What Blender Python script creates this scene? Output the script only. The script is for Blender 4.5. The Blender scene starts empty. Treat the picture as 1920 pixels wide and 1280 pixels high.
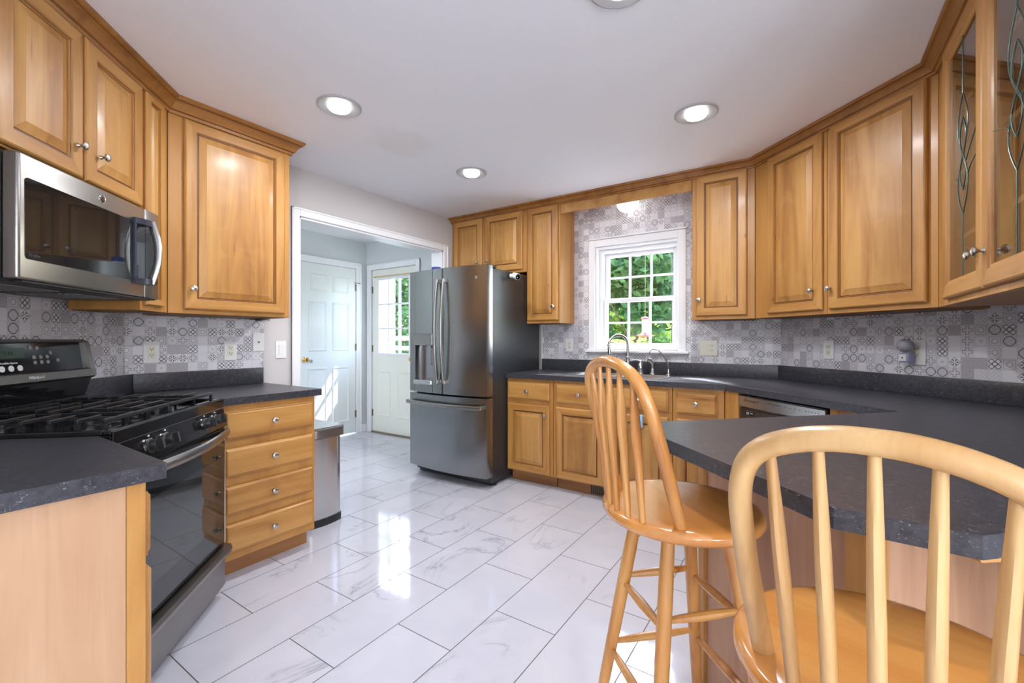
import bpy, bmesh, math, random
from mathutils import Vector, Matrix

S = bpy.context.scene
COL = S.collection
random.seed(7)
PI = math.pi
R2 = math.sqrt(2)

# ------------------------------------------------------------------ camera, world, sun, exposure
CEIL = 2.43
cam_d = bpy.data.cameras.new('camera')
cam = bpy.data.objects.new('camera', cam_d)
COL.objects.link(cam)
cam.location = (0, 0, 1.206)
cam.rotation_euler = (math.radians(90), 0, math.radians(-56.3))
cam_d.sensor_width = 36
cam_d.lens = 832 / 1920 * 36
cam_d.shift_y = -5 / 1920
cam_d.clip_start = 0.02
S.camera = cam

S.view_settings.view_transform = 'Standard'
S.view_settings.look = 'None'
S.view_settings.gamma = 1
S.view_settings.use_curve_mapping = False
S.view_settings.exposure = 0.08
S.cycles.use_denoising = True
S.cycles.max_bounces = 10
S.cycles.diffuse_bounces = 5
S.cycles.glossy_bounces = 5
S.cycles.transparent_max_bounces = 16
S.cycles.sample_clamp_indirect = 6
S.cycles.caustics_reflective = False
S.cycles.caustics_refractive = False

W = bpy.data.worlds.new('sky')
S.world = W
W.use_nodes = True
wn = W.node_tree.nodes
sky = wn.new('ShaderNodeTexSky')
sky.sky_type = 'NISHITA'
sky.sun_disc = False
sky.sun_elevation = math.radians(50)
sky.sun_rotation = math.radians(60)
bg = wn['Background']
bg.inputs['Strength'].default_value = 3.2
W.node_tree.links.new(sky.outputs[0], bg.inputs['Color'])

SUN_DIR = Vector((-0.43, 0.22, -0.58)).normalized()
sd = bpy.data.lights.new('sun', 'SUN')
sd.energy = 16
sd.angle = math.radians(0.53)
sd.color = (1, 0.96, 0.88)
sun = bpy.data.objects.new('sun', sd)
COL.objects.link(sun)
sun.rotation_euler = SUN_DIR.to_track_quat('-Z', 'Y').to_euler()
sun.location = (8, -2, 14)

# powers of the lamps and of the added fill globes (built further down)
P_RECESSED = 14
P_DINING_FILL = 245
P_HALL_FILL = 46
P_GLOBE = 2.5

# ------------------------------------------------------------------ node helpers
class E:
    """expression on shader sockets"""
    def __init__(s, nt, v): s.nt = nt; s.v = v
    def _m(s, op, b=None, c=None):
        n = s.nt.nodes.new('ShaderNodeMath'); n.operation = op
        for i, q in enumerate((s, b, c)):
            if q is None: continue
            if isinstance(q, E): s.nt.links.new(q.v, n.inputs[i])
            else: n.inputs[i].default_value = q
        return E(s.nt, n.outputs[0])
    def __add__(s, b): return s._m('ADD', b)
    def __sub__(s, b): return s._m('SUBTRACT', b)
    def __mul__(s, b): return s._m('MULTIPLY', b)
    def __truediv__(s, b): return s._m('DIVIDE', b)
    def lt(s, b): return s._m('LESS_THAN', b)
    def gt(s, b): return s._m('GREATER_THAN', b)
    def abs(s): return s._m('ABSOLUTE')
    def floor(s): return s._m('FLOOR')
    def frac(s): return s._m('FRACT')
    def max(s, b): return s._m('MAXIMUM', b)
    def min(s, b): return s._m('MINIMUM', b)
    def sqrt(s): return s._m('SQRT')
    def cos(s): return s._m('COSINE')
    def atan2(s, b): return s._m('ARCTAN2', b)
    def near(s, c, w): return (s - c).abs().lt(w)
    def between(s, a, b): return s.gt(a) * s.lt(b)

def new_mat(name):
    m = bpy.data.materials.new(name); m.use_nodes = True
    nt = m.node_tree
    return m, nt, nt.nodes['Principled BSDF']

def simple(name, col, rough=0.5, metal=0.0, spec=0.5, emit=None, estr=0, coat=0):
    m, nt, b = new_mat(name)
    b.inputs['Base Color'].default_value = (*col, 1)
    b.inputs['Roughness'].default_value = rough
    b.inputs['Metallic'].default_value = metal
    b.inputs['Specular IOR Level'].default_value = spec
    b.inputs['Coat Weight'].default_value = coat
    if emit:
        b.inputs['Emission Color'].default_value = (*emit, 1)
        b.inputs['Emission Strength'].default_value = estr
    return m

def lin(r, g, b):
    f = lambda c: (c / 255 / 12.92) if c / 255 <= 0.04045 else ((c / 255 + 0.055) / 1.055) ** 2.4
    return (f(r), f(g), f(b))

def tex_coord(nt, kind='Object'):
    return nt.nodes.new('ShaderNodeTexCoord').outputs[kind]

def mapping(nt, vec, scale=(1, 1, 1), loc=(0, 0, 0), rot=(0, 0, 0)):
    n = nt.nodes.new('ShaderNodeMapping')
    n.inputs['Scale'].default_value = scale; n.inputs['Location'].default_value = loc
    n.inputs['Rotation'].default_value = rot
    nt.links.new(vec, n.inputs['Vector'])
    return n.outputs[0]

def noise(nt, vec, scale, detail=3, rough=0.5, dist=0.0, out='Fac'):
    n = nt.nodes.new('ShaderNodeTexNoise')
    n.inputs['Scale'].default_value = scale; n.inputs['Detail'].default_value = detail
    n.inputs['Roughness'].default_value = rough; n.inputs['Distortion'].default_value = dist
    nt.links.new(vec, n.inputs['Vector'])
    return n.outputs[out]

def ramp(nt, fac, stops):
    n = nt.nodes.new('ShaderNodeValToRGB')
    els = n.color_ramp.elements
    while len(els) < len(stops): els.new(0.5)
    for e, (p, c) in zip(els, stops):
        e.position = p; e.color = (*c, 1)
    nt.links.new(fac, n.inputs['Fac'])
    return n.outputs['Color']

def mix(nt, fac, a, b, mode='MIX'):
    n = nt.nodes.new('ShaderNodeMix'); n.data_type = 'RGBA'; n.blend_type = mode
    for i, q in ((0, fac), (6, a), (7, b)):
        if isinstance(q, E): q = q.v
        if isinstance(q, (int, float)): n.inputs[i].default_value = q
        elif isinstance(q, tuple): n.inputs[i].default_value = (*q, 1)
        else: nt.links.new(q, n.inputs[i])
    return n.outputs[2]

def bump(nt, b, h, strength=0.2, dist=0.01):
    n = nt.nodes.new('ShaderNodeBump')
    n.inputs['Strength'].default_value = strength; n.inputs['Distance'].default_value = dist
    nt.links.new(h, n.inputs['Height']); nt.links.new(n.outputs[0], b.inputs['Normal'])

# ------------------------------------------------------------------ materials
def wood(name, axis, base, light, dark, rough=0.45, coat=0.10, boards=0.0, knots=True, scale=1.0):
    m, nt, b = new_mat(name)
    co = tex_coord(nt)
    oi = nt.nodes.new('ShaderNodeObjectInfo')
    add = nt.nodes.new('ShaderNodeVectorMath'); add.operation = 'ADD'
    cmb = nt.nodes.new('ShaderNodeCombineXYZ')
    rnd = E(nt, oi.outputs['Random'])
    for i, k in enumerate((13.7, 7.1, 3.3)): nt.links.new((rnd * k).v, cmb.inputs[i])
    nt.links.new(co, add.inputs[0]); nt.links.new(cmb.outputs[0], add.inputs[1])
    p = add.outputs[0]
    st = {'x': (0.09, 1, 1), 'y': (1, 0.09, 1), 'z': (1, 1, 0.09)}[axis]
    ps = mapping(nt, p, tuple(s * scale for s in st))
    g1 = noise(nt, ps, 9, 4, 0.6, 0.6)
    col = ramp(nt, g1, [(0.28, dark), (0.45, base), (0.62, light), (0.8, base)])
    fine = noise(nt, mapping(nt, p, tuple((0.03 if s < 1 else 1) for s in st)), 130, 2, 0.6)
    col = mix(nt, (E(nt, fine) - 0.5) * 0.55, col, dark)
    if boards:
        sx = nt.nodes.new('ShaderNodeSeparateXYZ'); nt.links.new(p, sx.inputs[0])
        cell = (E(nt, sx.outputs[0 if axis == 'z' else 2]) / boards).floor()
        w = nt.nodes.new('ShaderNodeTexWhiteNoise'); w.noise_dimensions = '1D'
        nt.links.new(cell.v, w.inputs['W'])
        col = mix(nt, E(nt, w.outputs['Value']) * 0.5, col, tuple(c * 0.74 for c in base))
    if knots:
        stv = noise(nt, mapping(nt, p, tuple((3.0 if q_ < 1 else 42) for q_ in st)), 1.0, 2, 0.5)
        col = mix(nt, (E(nt, stv) - 0.66).max(0) * 5.0, col, tuple(c * 0.55 for c in dark))
        v = nt.nodes.new('ShaderNodeTexVoronoi'); v.inputs['Scale'].default_value = 3.2
        nt.links.new(mapping(nt, p, tuple((0.55 if s < 1 else 1) for s in st)), v.inputs['Vector'])
        wob = noise(nt, p, 60, 2)
        k = (E(nt, v.outputs['Distance']) + (E(nt, wob) - 0.5) * 0.05).lt(0.028)
        col = mix(nt, k * 0.45, col, tuple(c * 0.35 for c in dark))
        blot = noise(nt, p, 7, 2, 0.5, 1.0)
        col = mix(nt, (E(nt, blot) - 0.55).max(0) * 1.3, col, light)
    nt.links.new(col, b.inputs['Base Color'])
    b.inputs['Roughness'].default_value = rough
    b.inputs['Coat Weight'].default_value = coat
    b.inputs['Coat Roughness'].default_value = 0.18
    return m

HB, HL, HD = lin(170, 119, 58), lin(186, 137, 74), lin(138, 88, 38)
M = {}
M['wood_v'] = wood('maple vertical grain', 'z', HB, HL, HD)
M['wood_h'] = wood('maple horizontal grain', 'x', HB, HL, HD)
M['wood_panel'] = wood('maple glued board panel', 'z', lin(174, 123, 61), lin(194, 146, 82), HD, boards=0.085)
M['wood_frame'] = wood('maple face frame', 'z', HB, lin(178, 127, 64), lin(154, 103, 47), knots=False)
M['wood_crown'] = wood('maple crown', 'x', lin(146, 95, 40), lin(160, 108, 50), lin(120, 74, 27), knots=False)
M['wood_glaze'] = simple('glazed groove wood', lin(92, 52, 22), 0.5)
M['wood_dark'] = simple('cabinet underside', lin(120, 78, 40), 0.6)
M['wood_toe'] = wood('toe kick board', 'x', lin(148, 100, 58), lin(160, 114, 70), lin(126, 82, 46), rough=0.5, coat=0, knots=False)
M['ply'] = wood('pale birch end panel', 'z', lin(178, 139, 106), lin(190, 153, 121), lin(148, 106, 74), rough=0.5, coat=0, knots=False, scale=0.8)
M['ply_pen'] = wood('pale peninsula panel', 'z', lin(172, 130, 102), lin(182, 142, 114), lin(156, 114, 86), rough=0.5, coat=0, knots=False, scale=1.4)
M['stool'] = wood('varnished stool wood', 'z', lin(190, 130, 66), lin(204, 150, 84), lin(162, 102, 46), rough=0.25, coat=0.4, knots=False)
M['stool_pale'] = wood('worn varnished stool wood', 'z', lin(182, 140, 88), lin(198, 160, 108), lin(150, 106, 60), rough=0.35, coat=0.2, knots=False)
M['seat'] = wood('varnished seat boards', 'x', lin(190, 124, 60), lin(206, 144, 76), lin(164, 100, 44), rough=0.16, coat=0.6, boards=0, knots=False, scale=0.6)

def m_counter():
    m, nt, b = new_mat('charcoal speckled laminate')
    p = tex_coord(nt)
    n1 = noise(nt, p, 60, 4, 0.6)
    col = ramp(nt, n1, [(0.3, lin(36, 37, 42)), (0.6, lin(58, 58, 65)), (0.8, lin(70, 69, 76))])
    n2 = noise(nt, mapping(nt, p, (1, 1, 2.2), rot=(0.4, 0.3, 0.7)), 95, 2, 0.5, 1.5)
    col = mix(nt, E(nt, n2).gt(0.665) * 0.6, col, lin(135, 132, 138))
    n3 = noise(nt, p, 140, 1, 0.5, 0.5)
    col = mix(nt, E(nt, n3).lt(0.30) * 0.6, col, lin(20, 20, 26))
    nt.links.new(col, b.inputs['Base Color'])
    b.inputs['Roughness'].default_value = 0.32
    return m
M['counter'] = m_counter()

def m_tile():
    m, nt, b = new_mat('patterned lavender tile wallpaper')
    uv = tex_coord(nt, 'UV')
    sx = nt.nodes.new('ShaderNodeSeparateXYZ'); nt.links.new(uv, sx.inputs[0])
    C = 0.0515
    gx, gy = E(nt, sx.outputs[0]) / C, E(nt, sx.outputs[1]) / C
    cx, cy = gx.floor(), gy.floor()
    x, y = (gx - cx) * 2 - 1, (gy - cy) * 2 - 1
    cmb = nt.nodes.new('ShaderNodeCombineXYZ')
    nt.links.new(cx.v, cmb.inputs[0]); nt.links.new(cy.v, cmb.inputs[1])
    w = nt.nodes.new('ShaderNodeTexWhiteNoise'); w.noise_dimensions = '2D'
    nt.links.new(cmb.outputs[0], w.inputs['Vector'])
    r = E(nt, w.outputs['Value'])
    sc = nt.nodes.new('ShaderNodeSeparateColor'); nt.links.new(w.outputs['Color'], sc.inputs[0])
    r2 = E(nt, sc.outputs[0])
    a, c = x.abs(), y.abs()
    rad = (x * x + y * y).sqrt()
    cheb = a.max(c)
    mott = E(nt, noise(nt, uv, 45, 4, 0.6))
    base = mix(nt, r2, lin(196, 192, 199), lin(224, 221, 228))
    base = mix(nt, (mott - 0.4) * 0.9, base, lin(222, 220, 224))
    WH, DK, GR = lin(226, 225, 228), lin(70, 68, 74), lin(142, 138, 146)
    def put(base, msk, col): return mix(nt, msk, base, col)
    # lattice of four small diamonds
    t = r.between(0.0, 0.13)
    dm = (a - 0.47).abs() + (c - 0.47).abs()
    base = put(base, t * dm.lt(0.40) * 0.8, WH)
    base = put(base, t * rad.lt(0.3) * 0.8, WH)
    base = put(base, t * (dm.near(0.43, 0.075).max(rad.near(0.33, 0.05))) * 0.95, DK)
    # dark outlined octagon
    t = r.between(0.13, 0.25)
    oc = cheb.max((a + c) * 0.76)
    base = put(base, t * oc.near(0.80, 0.07) * 0.95, DK)
    # pale disc with a smoky centre
    t = r.between(0.25, 0.37)
    base = put(base, t * rad.lt(0.8) * 0.75, WH)
    base = put(base, t * (E(nt, nt.nodes.new('ShaderNodeValue').outputs[0]) + 0.42 - rad).max(0) * 1.4, GR)
    # small ring in a square
    t = r.between(0.37, 0.52)
    base = put(base, t * rad.lt(0.32) * 0.8, WH)
    base = put(base, t * (rad.near(0.42, 0.06).max(cheb.near(0.78, 0.04))) * 0.75, GR)
    # rounded cross outline
    t = r.between(0.52, 0.62)
    cr = (a.min(c) - 0.24).max(cheb - 0.76)
    base = put(base, t * cr.near(0.0, 0.055) * 0.9, lin(120, 116, 124))
    # white diamond flower
    t = r.between(0.62, 0.71)
    ang = y.atan2(x)
    base = put(base, t * 0.75, WH)
    base = put(base, t * ((a + c).near(0.95, 0.05)) * 0.95, DK)
    pet = (ang * 6).cos().gt(0.25) * rad.between(0.16, 0.62)
    base = put(base, t * pet * 0.9, DK)
    # dusky swirl
    t = r.between(0.71, 0.79)
    base = put(base, t * 0.6, lin(128, 120, 126))
    base = put(base, t * ((rad * 14 + ang).cos().gt(0.45)) * 0.5, lin(196, 190, 194))
    # faint diagonal lattice
    t = r.between(0.79, 0.88)
    dg = ((x + y) * 1.5).frac().lt(0.22).max(((x - y) * 1.5).frac().lt(0.22))
    base = put(base, t * dg * 0.35, GR)
    # joints
    base = put(base, cheb.gt(0.965) * 0.35, lin(150, 146, 152))
    nt.links.new(base, b.inputs['Base Color'])
    b.inputs['Roughness'].default_value = 0.38
    return m
M['tile'] = m_tile()

def m_floor():
    m, nt, b = new_mat('polished marble floor tile')
    p = tex_coord(nt)
    sx = nt.nodes.new('ShaderNodeSeparateXYZ'); nt.links.new(p, sx.inputs[0])
    u, v = E(nt, sx.outputs[0]), E(nt, sx.outputs[1])
    H, L = 0.2935, 0.611
    gv = (v - 2.325) / H
    row = gv.floor()
    odd = (row * 0.5).frac() * 2           # 1 on odd rows
    gu = (u - 0.6845 - odd * 0.3055) / L
    colm = gu.floor()
    fu, fv = gu - colm, gv - row
    cmb = nt.nodes.new('ShaderNodeCombineXYZ')
    nt.links.new(colm.v, cmb.inputs[0]); nt.links.new(row.v, cmb.inputs[1])
    w = nt.nodes.new('ShaderNodeTexWhiteNoise'); w.noise_dimensions = '2D'
    nt.links.new(cmb.outputs[0], w.inputs['Vector'])
    sc = nt.nodes.new('ShaderNodeVectorMath'); sc.operation = 'SCALE'; sc.inputs['Scale'].default_value = 40
    nt.links.new(w.outputs['Color'], sc.inputs[0])
    ad = nt.nodes.new('ShaderNodeVectorMath'); ad.operation = 'ADD'
    nt.links.new(p, ad.inputs[0]); nt.links.new(sc.outputs[0], ad.inputs[1])
    q = ad.outputs[0]
    soft = noise(nt, q, 3.5, 4, 0.6, 0.5)
    base = mix(nt, (E(nt, soft) - 0.35) * 1.2, lin(196, 196, 206), lin(214, 214, 223))
    n1 = E(nt, noise(nt, mapping(nt, q, (1, 1.7, 1), rot=(0, 0, 0.9)), 1.5, 7, 0.58, 0.9))
    msk = (E(nt, noise(nt, q, 2.2, 2)) - 0.52).max(0) * 9
    vein = ((E(nt, nt.nodes.new('ShaderNodeValue').outputs[0]) + 0.008) - (n1 - 0.5).abs()).max(0) * 90
    base = mix(nt, (vein * msk).min(0.75), base, lin(140, 138, 148))
    halo = ((E(nt, nt.nodes.new('ShaderNodeValue').outputs[0]) + 0.035) - (n1 - 0.5).abs()).max(0) * 14
    base = mix(nt, (halo * msk).min(0.30), base, lin(170, 169, 178))
    g = (fv * H).min((fv * -1 + 1) * H).min((fu * L).min((fu * -1 + 1) * L)).lt(0.0019)
    base = mix(nt, g, base, lin(78, 70, 68))
    nt.links.new(base, b.inputs['Base Color'])
    rg = mix(nt, g, (0.07, 0.07, 0.07), (0.6, 0.6, 0.6))
    nt.links.new(rg, b.inputs['Roughness'])
    b.inputs['Specular IOR Level'].default_value = 0.6
    wav = noise(nt, p, 5, 2)
    bump(nt, b, wav, 0.05, 0.01)
    return m
M['floor'] = m_floor()

def m_ceiling():
    m, nt, b = new_mat('white ceiling paint')
    p = tex_coord(nt)
    base = lin(244, 245, 250)
    # old water stain, a ring-shaped mark between the lamps
    d = nt.nodes.new('ShaderNodeVectorMath'); d.operation = 'DISTANCE'
    d.inputs[1].default_value = (1.93, 2.12, 0)
    nt.links.new(mapping(nt, p, (1, 1, 0)), d.inputs[0])
    dist = E(nt, d.outputs['Value']) + (E(nt, noise(nt, p, 6, 2)) - 0.5) * 0.22
    k = ((dist * -1 + 0.23).max(0) * 9.0).min(1.0) * 0.16
    nt.links.new(mix(nt, k, base, lin(206, 196, 180)), b.inputs['Base Color'])
    b.inputs['Roughness'].default_value = 0.7
    return m
M['ceiling'] = m_ceiling()

def m_steel(name, col, rough, stretch=(1, 1, 60)):
    m, nt, b = new_mat(name)
    p = tex_coord(nt)
    n = noise(nt, mapping(nt, p, stretch), 14, 3, 0.6)
    nt.links.new(mix(nt, n, tuple(c * 0.88 for c in col), col), b.inputs['Base Color'])
    b.inputs['Metallic'].default_value = 1
    b.inputs['Roughness'].default_value = rough
    return m
M['steel'] = m_steel('brushed stainless', (0.30, 0.285, 0.27), 0.31)
M['steel_fridge'] = m_steel('slate stainless', (0.33, 0.335, 0.335), 0.24, (60, 60, 1))
M['steel_bright'] = m_steel('bright stainless', (0.68, 0.67, 0.66), 0.22)
M['nickel'] = simple('satin nickel', (0.52, 0.51, 0.50), 0.25, 1)
M['chrome'] = simple('chrome', (0.8, 0.8, 0.8), 0.08, 1)
M['brass'] = simple('polished brass', (0.72, 0.48, 0.16), 0.2, 1)
M['bronze'] = simple('aged hinge bronze', (0.22, 0.17, 0.11), 0.4, 0.9)
M['black_gloss'] = simple('gloss black enamel', (0.006, 0.006, 0.007), 0.08, 0, 0.6)
M['black_glass'] = simple('black oven glass', (0.010, 0.011, 0.012), 0.03, 0, 0.9)
M['black'] = simple('black plastic', (0.012, 0.012, 0.013), 0.45)
M['iron'] = simple('cast iron', (0.014, 0.014, 0.016), 0.26)
M['dark_side'] = simple('charcoal fridge side', (0.028, 0.028, 0.030), 0.34)
M['grey_plastic'] = simple('grey plastic', lin(120, 120, 122), 0.45)
M['blue_black'] = simple('blue black handle bracket', (0.02, 0.024, 0.04), 0.25)
M['wall'] = simple('warm grey wall paint', lin(200, 195, 194), 0.65)
M['wall_hall'] = simple('pale grey hall paint', lin(206, 210, 210), 0.65)
M['wall_dining'] = simple('dining room paint', lin(208, 204, 198), 0.65)
M['white'] = simple('white semi gloss trim', lin(236, 236, 238), 0.35)
M['door_white'] = simple('white door paint', lin(232, 236, 234), 0.4)
M['door_cream'] = simple('ivory door paint', lin(236, 236, 226), 0.4)
M['plate'] = simple('white cover plate', lin(232, 231, 230), 0.35)
M['almond'] = simple('almond receptacle', lin(226, 222, 206), 0.4)
M['slot'] = simple('socket slot', lin(40, 36, 30), 0.6)
M['lamp_glow'] = simple('frosted lamp', (1, 1, 1), 0.4, emit=(1, 0.97, 0.93), estr=5)
M['globe_glow'] = simple('frosted globe', (1, 1, 1), 0.4, emit=(1, 0.96, 0.9), estr=P_GLOBE)
M['ring'] = simple('white lamp reflector', lin(176, 176, 178), 0.4)
M['blue'] = simple('blue plastic', lin(20, 50, 150), 0.35)
M['red'] = simple('red feeder plastic', lin(215, 45, 50), 0.35)
M['cloth_blue'] = simple('light blue cloth', lin(140, 185, 215), 0.8)
M['lcd'] = simple('dark green display', (0.01, 0.035, 0.02), 0.2)
M['text_pale'] = simple('pale lettering', lin(222, 222, 222), 0.5)
M['text_dark'] = simple('dark lettering', lin(55, 55, 58), 0.5)
M['lead'] = simple('green grey caming', lin(104, 122, 112), 0.3, 0.6)
M['sensor'] = simple('grey sensor plastic', lin(160, 160, 168), 0.45)
M['adapter'] = simple('lavender grey plastic', lin(150, 152, 182), 0.4)
M['interior'] = simple('cabinet interior maple', lin(168, 122, 78), 0.5)
M['fence_white'] = simple('white outdoor paint', lin(235, 235, 232), 0.6)
M['dark_vent'] = simple('bronze floor register', lin(50, 40, 34), 0.5)

def m_glass(name, tint=(1, 1, 1), refl=1.0):
    m = bpy.data.materials.new(name); m.use_nodes = True
    nt = m.node_tree; nt.nodes.clear()
    o = nt.nodes.new('ShaderNodeOutputMaterial')
    t = nt.nodes.new('ShaderNodeBsdfTransparent'); t.inputs[0].default_value = (*tint, 1)
    g = nt.nodes.new('ShaderNodeBsdfGlossy'); g.inputs['Roughness'].default_value = 0.0
    f = nt.nodes.new('ShaderNodeLayerWeight')
    x = nt.nodes.new('ShaderNodeMixShader')
    nt.links.new(((E(nt, f.outputs['Facing'])._m('POWER', 5.0) * 0.9 + 0.035) * refl).v, x.inputs[0])
    nt.links.new(t.outputs[0], x.inputs[1]); nt.links.new(g.outputs[0], x.inputs[2])
    nt.links.new(x.outputs[0], o.inputs[0])
    return m
M['glass'] = m_glass('clear window glass')
M['cab_glass'] = m_glass('cabinet glass', (0.88, 0.9, 0.9), 1.6)

def m_leaf(name, c1, c2):
    m = bpy.data.materials.new(name); m.use_nodes = True
    nt = m.node_tree; nt.nodes.clear()
    o = nt.nodes.new('ShaderNodeOutputMaterial')
    n = noise(nt, tex_coord(nt), 3.0, 3, 0.7)
    col = ramp(nt, n, [(0.35, c1), (0.65, c2)])
    d = nt.nodes.new('ShaderNodeBsdfDiffuse'); t = nt.nodes.new('ShaderNodeBsdfTranslucent')
    x = nt.nodes.new('ShaderNodeMixShader'); x.inputs[0].default_value = 0.45
    nt.links.new(col, d.inputs[0]); nt.links.new(col, t.inputs[0])
    nt.links.new(d.outputs[0], x.inputs[1]); nt.links.new(t.outputs[0], x.inputs[2])
    nt.links.new(x.outputs[0], o.inputs[0])
    return m
M['leaf_a'] = m_leaf('dark green leaves', lin(60, 90, 60), lin(108, 138, 86))
M['leaf_b'] = m_leaf('yellow green leaves', lin(128, 152, 72), lin(188, 200, 104))
M['bark'] = simple('bark', lin(92, 76, 62), 0.9)
def m_grass():
    m, nt, b = new_mat('lawn')
    n = noise(nt, tex_coord(nt), 6, 4, 0.7)
    nt.links.new(ramp(nt, n, [(0.3, lin(70, 100, 45)), (0.7, lin(120, 150, 70))]), b.inputs['Base Color'])
    b.inputs['Roughness'].default_value = 0.9
    return m
M['grass'] = m_grass()
M['deck'] = simple('weathered deck', lin(170, 160, 148), 0.8)

# ------------------------------------------------------------------ mesh helpers
class MB:
    def __init__(s): s.bm = bmesh.new(); s.uv = None
    def _tag(s, faces, mi):
        for f in faces: f.material_index = mi
    def box(s, x0, x1, y0, y1, z0, z1, bev=0.0, mi=0, seg=1):
        t = bmesh.new()
        bmesh.ops.create_cube(t, size=1)
        for v in t.verts:
            v.co = Vector(((x0 + x1) / 2 + v.co.x * (x1 - x0), (y0 + y1) / 2 + v.co.y * (y1 - y0), (z0 + z1) / 2 + v.co.z * (z1 - z0)))
        if bev > 0:
            bmesh.ops.bevel(t, geom=t.edges[:], offset=bev, segments=seg, profile=0.5, affect='EDGES')
        s.merge(t, mi); return s
    def merge(s, t, mi=None, mat=None):
        vm = {}
        for v in t.verts: vm[v] = s.bm.verts.new(mat @ v.co if mat else v.co)
        for f in t.faces:
            try: nf = s.bm.faces.new([vm[v] for v in f.verts])
            except ValueError: continue
            nf.material_index = f.material_index if mi is None else mi
        t.free()
    def quad(s, pts, mi=0):
        f = s.bm.faces.new([s.bm.verts.new(p) for p in pts]); f.material_index = mi
    def prism(s, poly, z0, z1, bev=0.0, mi=0):
        t = bmesh.new()
        lo = [t.verts.new((p[0], p[1], z0)) for p in poly]
        f = t.faces.new(lo)
        r = bmesh.ops.extrude_face_region(t, geom=[f])
        for v in r['geom']:
            if isinstance(v, bmesh.types.BMVert): v.co.z = z1
        bmesh.ops.recalc_face_normals(t, faces=t.faces[:])
        if bev > 0:
            bmesh.ops.bevel(t, geom=t.edges[:], offset=bev, segments=2, profile=0.5, affect='EDGES')
        s.merge(t, mi); return s
    def extrude_profile(s, prof, axis, a0, a1, mi=0):
        """prof: list of 2d points, extruded along axis 'x' (prof=(y,z)) or 'y' (prof=(x,z)) or 'z'"""
        def P(p, a): return {'x': (a, p[0], p[1]), 'y': (p[0], a, p[1]), 'z': (p[0], p[1], a)}[axis]
        A = [s.bm.verts.new(P(p, a0)) for p in prof]; B = [s.bm.verts.new(P(p, a1)) for p in prof]
        n = len(prof)
        for i in range(n):
            f = s.bm.faces.new((A[i], A[(i + 1) % n], B[(i + 1) % n], B[i])); f.material_index = mi
        for c in (A[::-1], B):
            f = s.bm.faces.new(c); f.material_index = mi
        return s
    def lathe(s, prof, origin=(0, 0, 0), axis=(0, 0, 1), n=20, mi=0):
        """prof: (radius, height along axis)"""
        ax = Vector(axis).normalized()
        q = Vector((0, 0, 1)).rotation_difference(ax).to_matrix()
        o = Vector(origin)
        rings = []
        for r, h in prof:
            if r < 1e-6: rings.append([s.bm.verts.new(o + q @ Vector((0, 0, h)))])
            else: rings.append([s.bm.verts.new(o + q @ Vector((r * math.cos(2 * PI * i / n), r * math.sin(2 * PI * i / n), h))) for i in range(n)])
        for a, b in zip(rings, rings[1:]):
            for i in range(n):
                j = (i + 1) % n
                vs = ([a[0]] if len(a) == 1 else [a[i], a[j]]) + ([b[0]] if len(b) == 1 else [b[j], b[i]])
                if len(vs) >= 3:
                    f = s.bm.faces.new(vs); f.material_index = mi
        for rg in (rings[0], rings[-1]):
            if len(rg) > 1:
                f = s.bm.faces.new(rg); f.material_index = mi
        return s
    def tube(s, pts, rad, n=10, up=None, mi=0, close=True):
        """rad: per point r or (ra, rb): ra along side, rb along the other normal"""
        pts = [Vector(p) for p in pts]
        if not isinstance(rad, (list,)): rad = [rad] * len(pts)
        rings = []
        prev = None
        for i, p in enumerate(pts):
            t = (pts[min(i + 1, len(pts) - 1)] - pts[max(i - 1, 0)]).normalized()
            if up is not None: side = t.cross(Vector(up))
            elif prev is not None: side = prev - t * prev.dot(t)
            else: side = t.cross(Vector((0, 0, 1)) if abs(t.z) < 0.9 else Vector((1, 0, 0)))
            if side.length < 1e-5: side = prev or Vector((1, 0, 0))
            side.normalize(); prev = side
            nr = side.cross(t).normalized()
            ra, rb = rad[i] if isinstance(rad[i], tuple) else (rad[i], rad[i])
            rings.append([s.bm.verts.new(p + side * ra * math.cos(2 * PI * k / n) + nr * rb * math.sin(2 * PI * k / n)) for k in range(n)])
        for a, b in zip(rings, rings[1:]):
            for i in range(n):
                j = (i + 1) % n
                f = s.bm.faces.new((a[i], a[j], b[j], b[i])); f.material_index = mi
        if close:
            s.bm.faces.new(rings[0][::-1]).material_index = mi
            s.bm.faces.new(rings[-1]).material_index = mi
        return s
    def rings(s, x0, x1, z0, z1, prof, ms=(0, 1, 2), fill=True, panel_from=99, glaze=()):
        """rectangular rings on the xz plane; prof: (inset, y). ms: material of stile, rail, panel"""
        L = []
        for ins, y in prof:
            L.append([s.bm.verts.new(c) for c in ((x0 + ins, y, z0 + ins), (x1 - ins, y, z0 + ins), (x1 - ins, y, z1 - ins), (x0 + ins, y, z1 - ins))])
        for k, (a, b) in enumerate(zip(L, L[1:])):
            for i in range(4):
                j = (i + 1) % 4
                f = s.bm.faces.new((a[i], a[j], b[j], b[i]))
                f.material_index = 3 if k in glaze else ms[2] if k >= panel_from else (ms[1] if i in (0, 2) else ms[0])
        if fill:
            s.bm.faces.new(L[-1]).material_index = ms[2]
        return s

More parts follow.
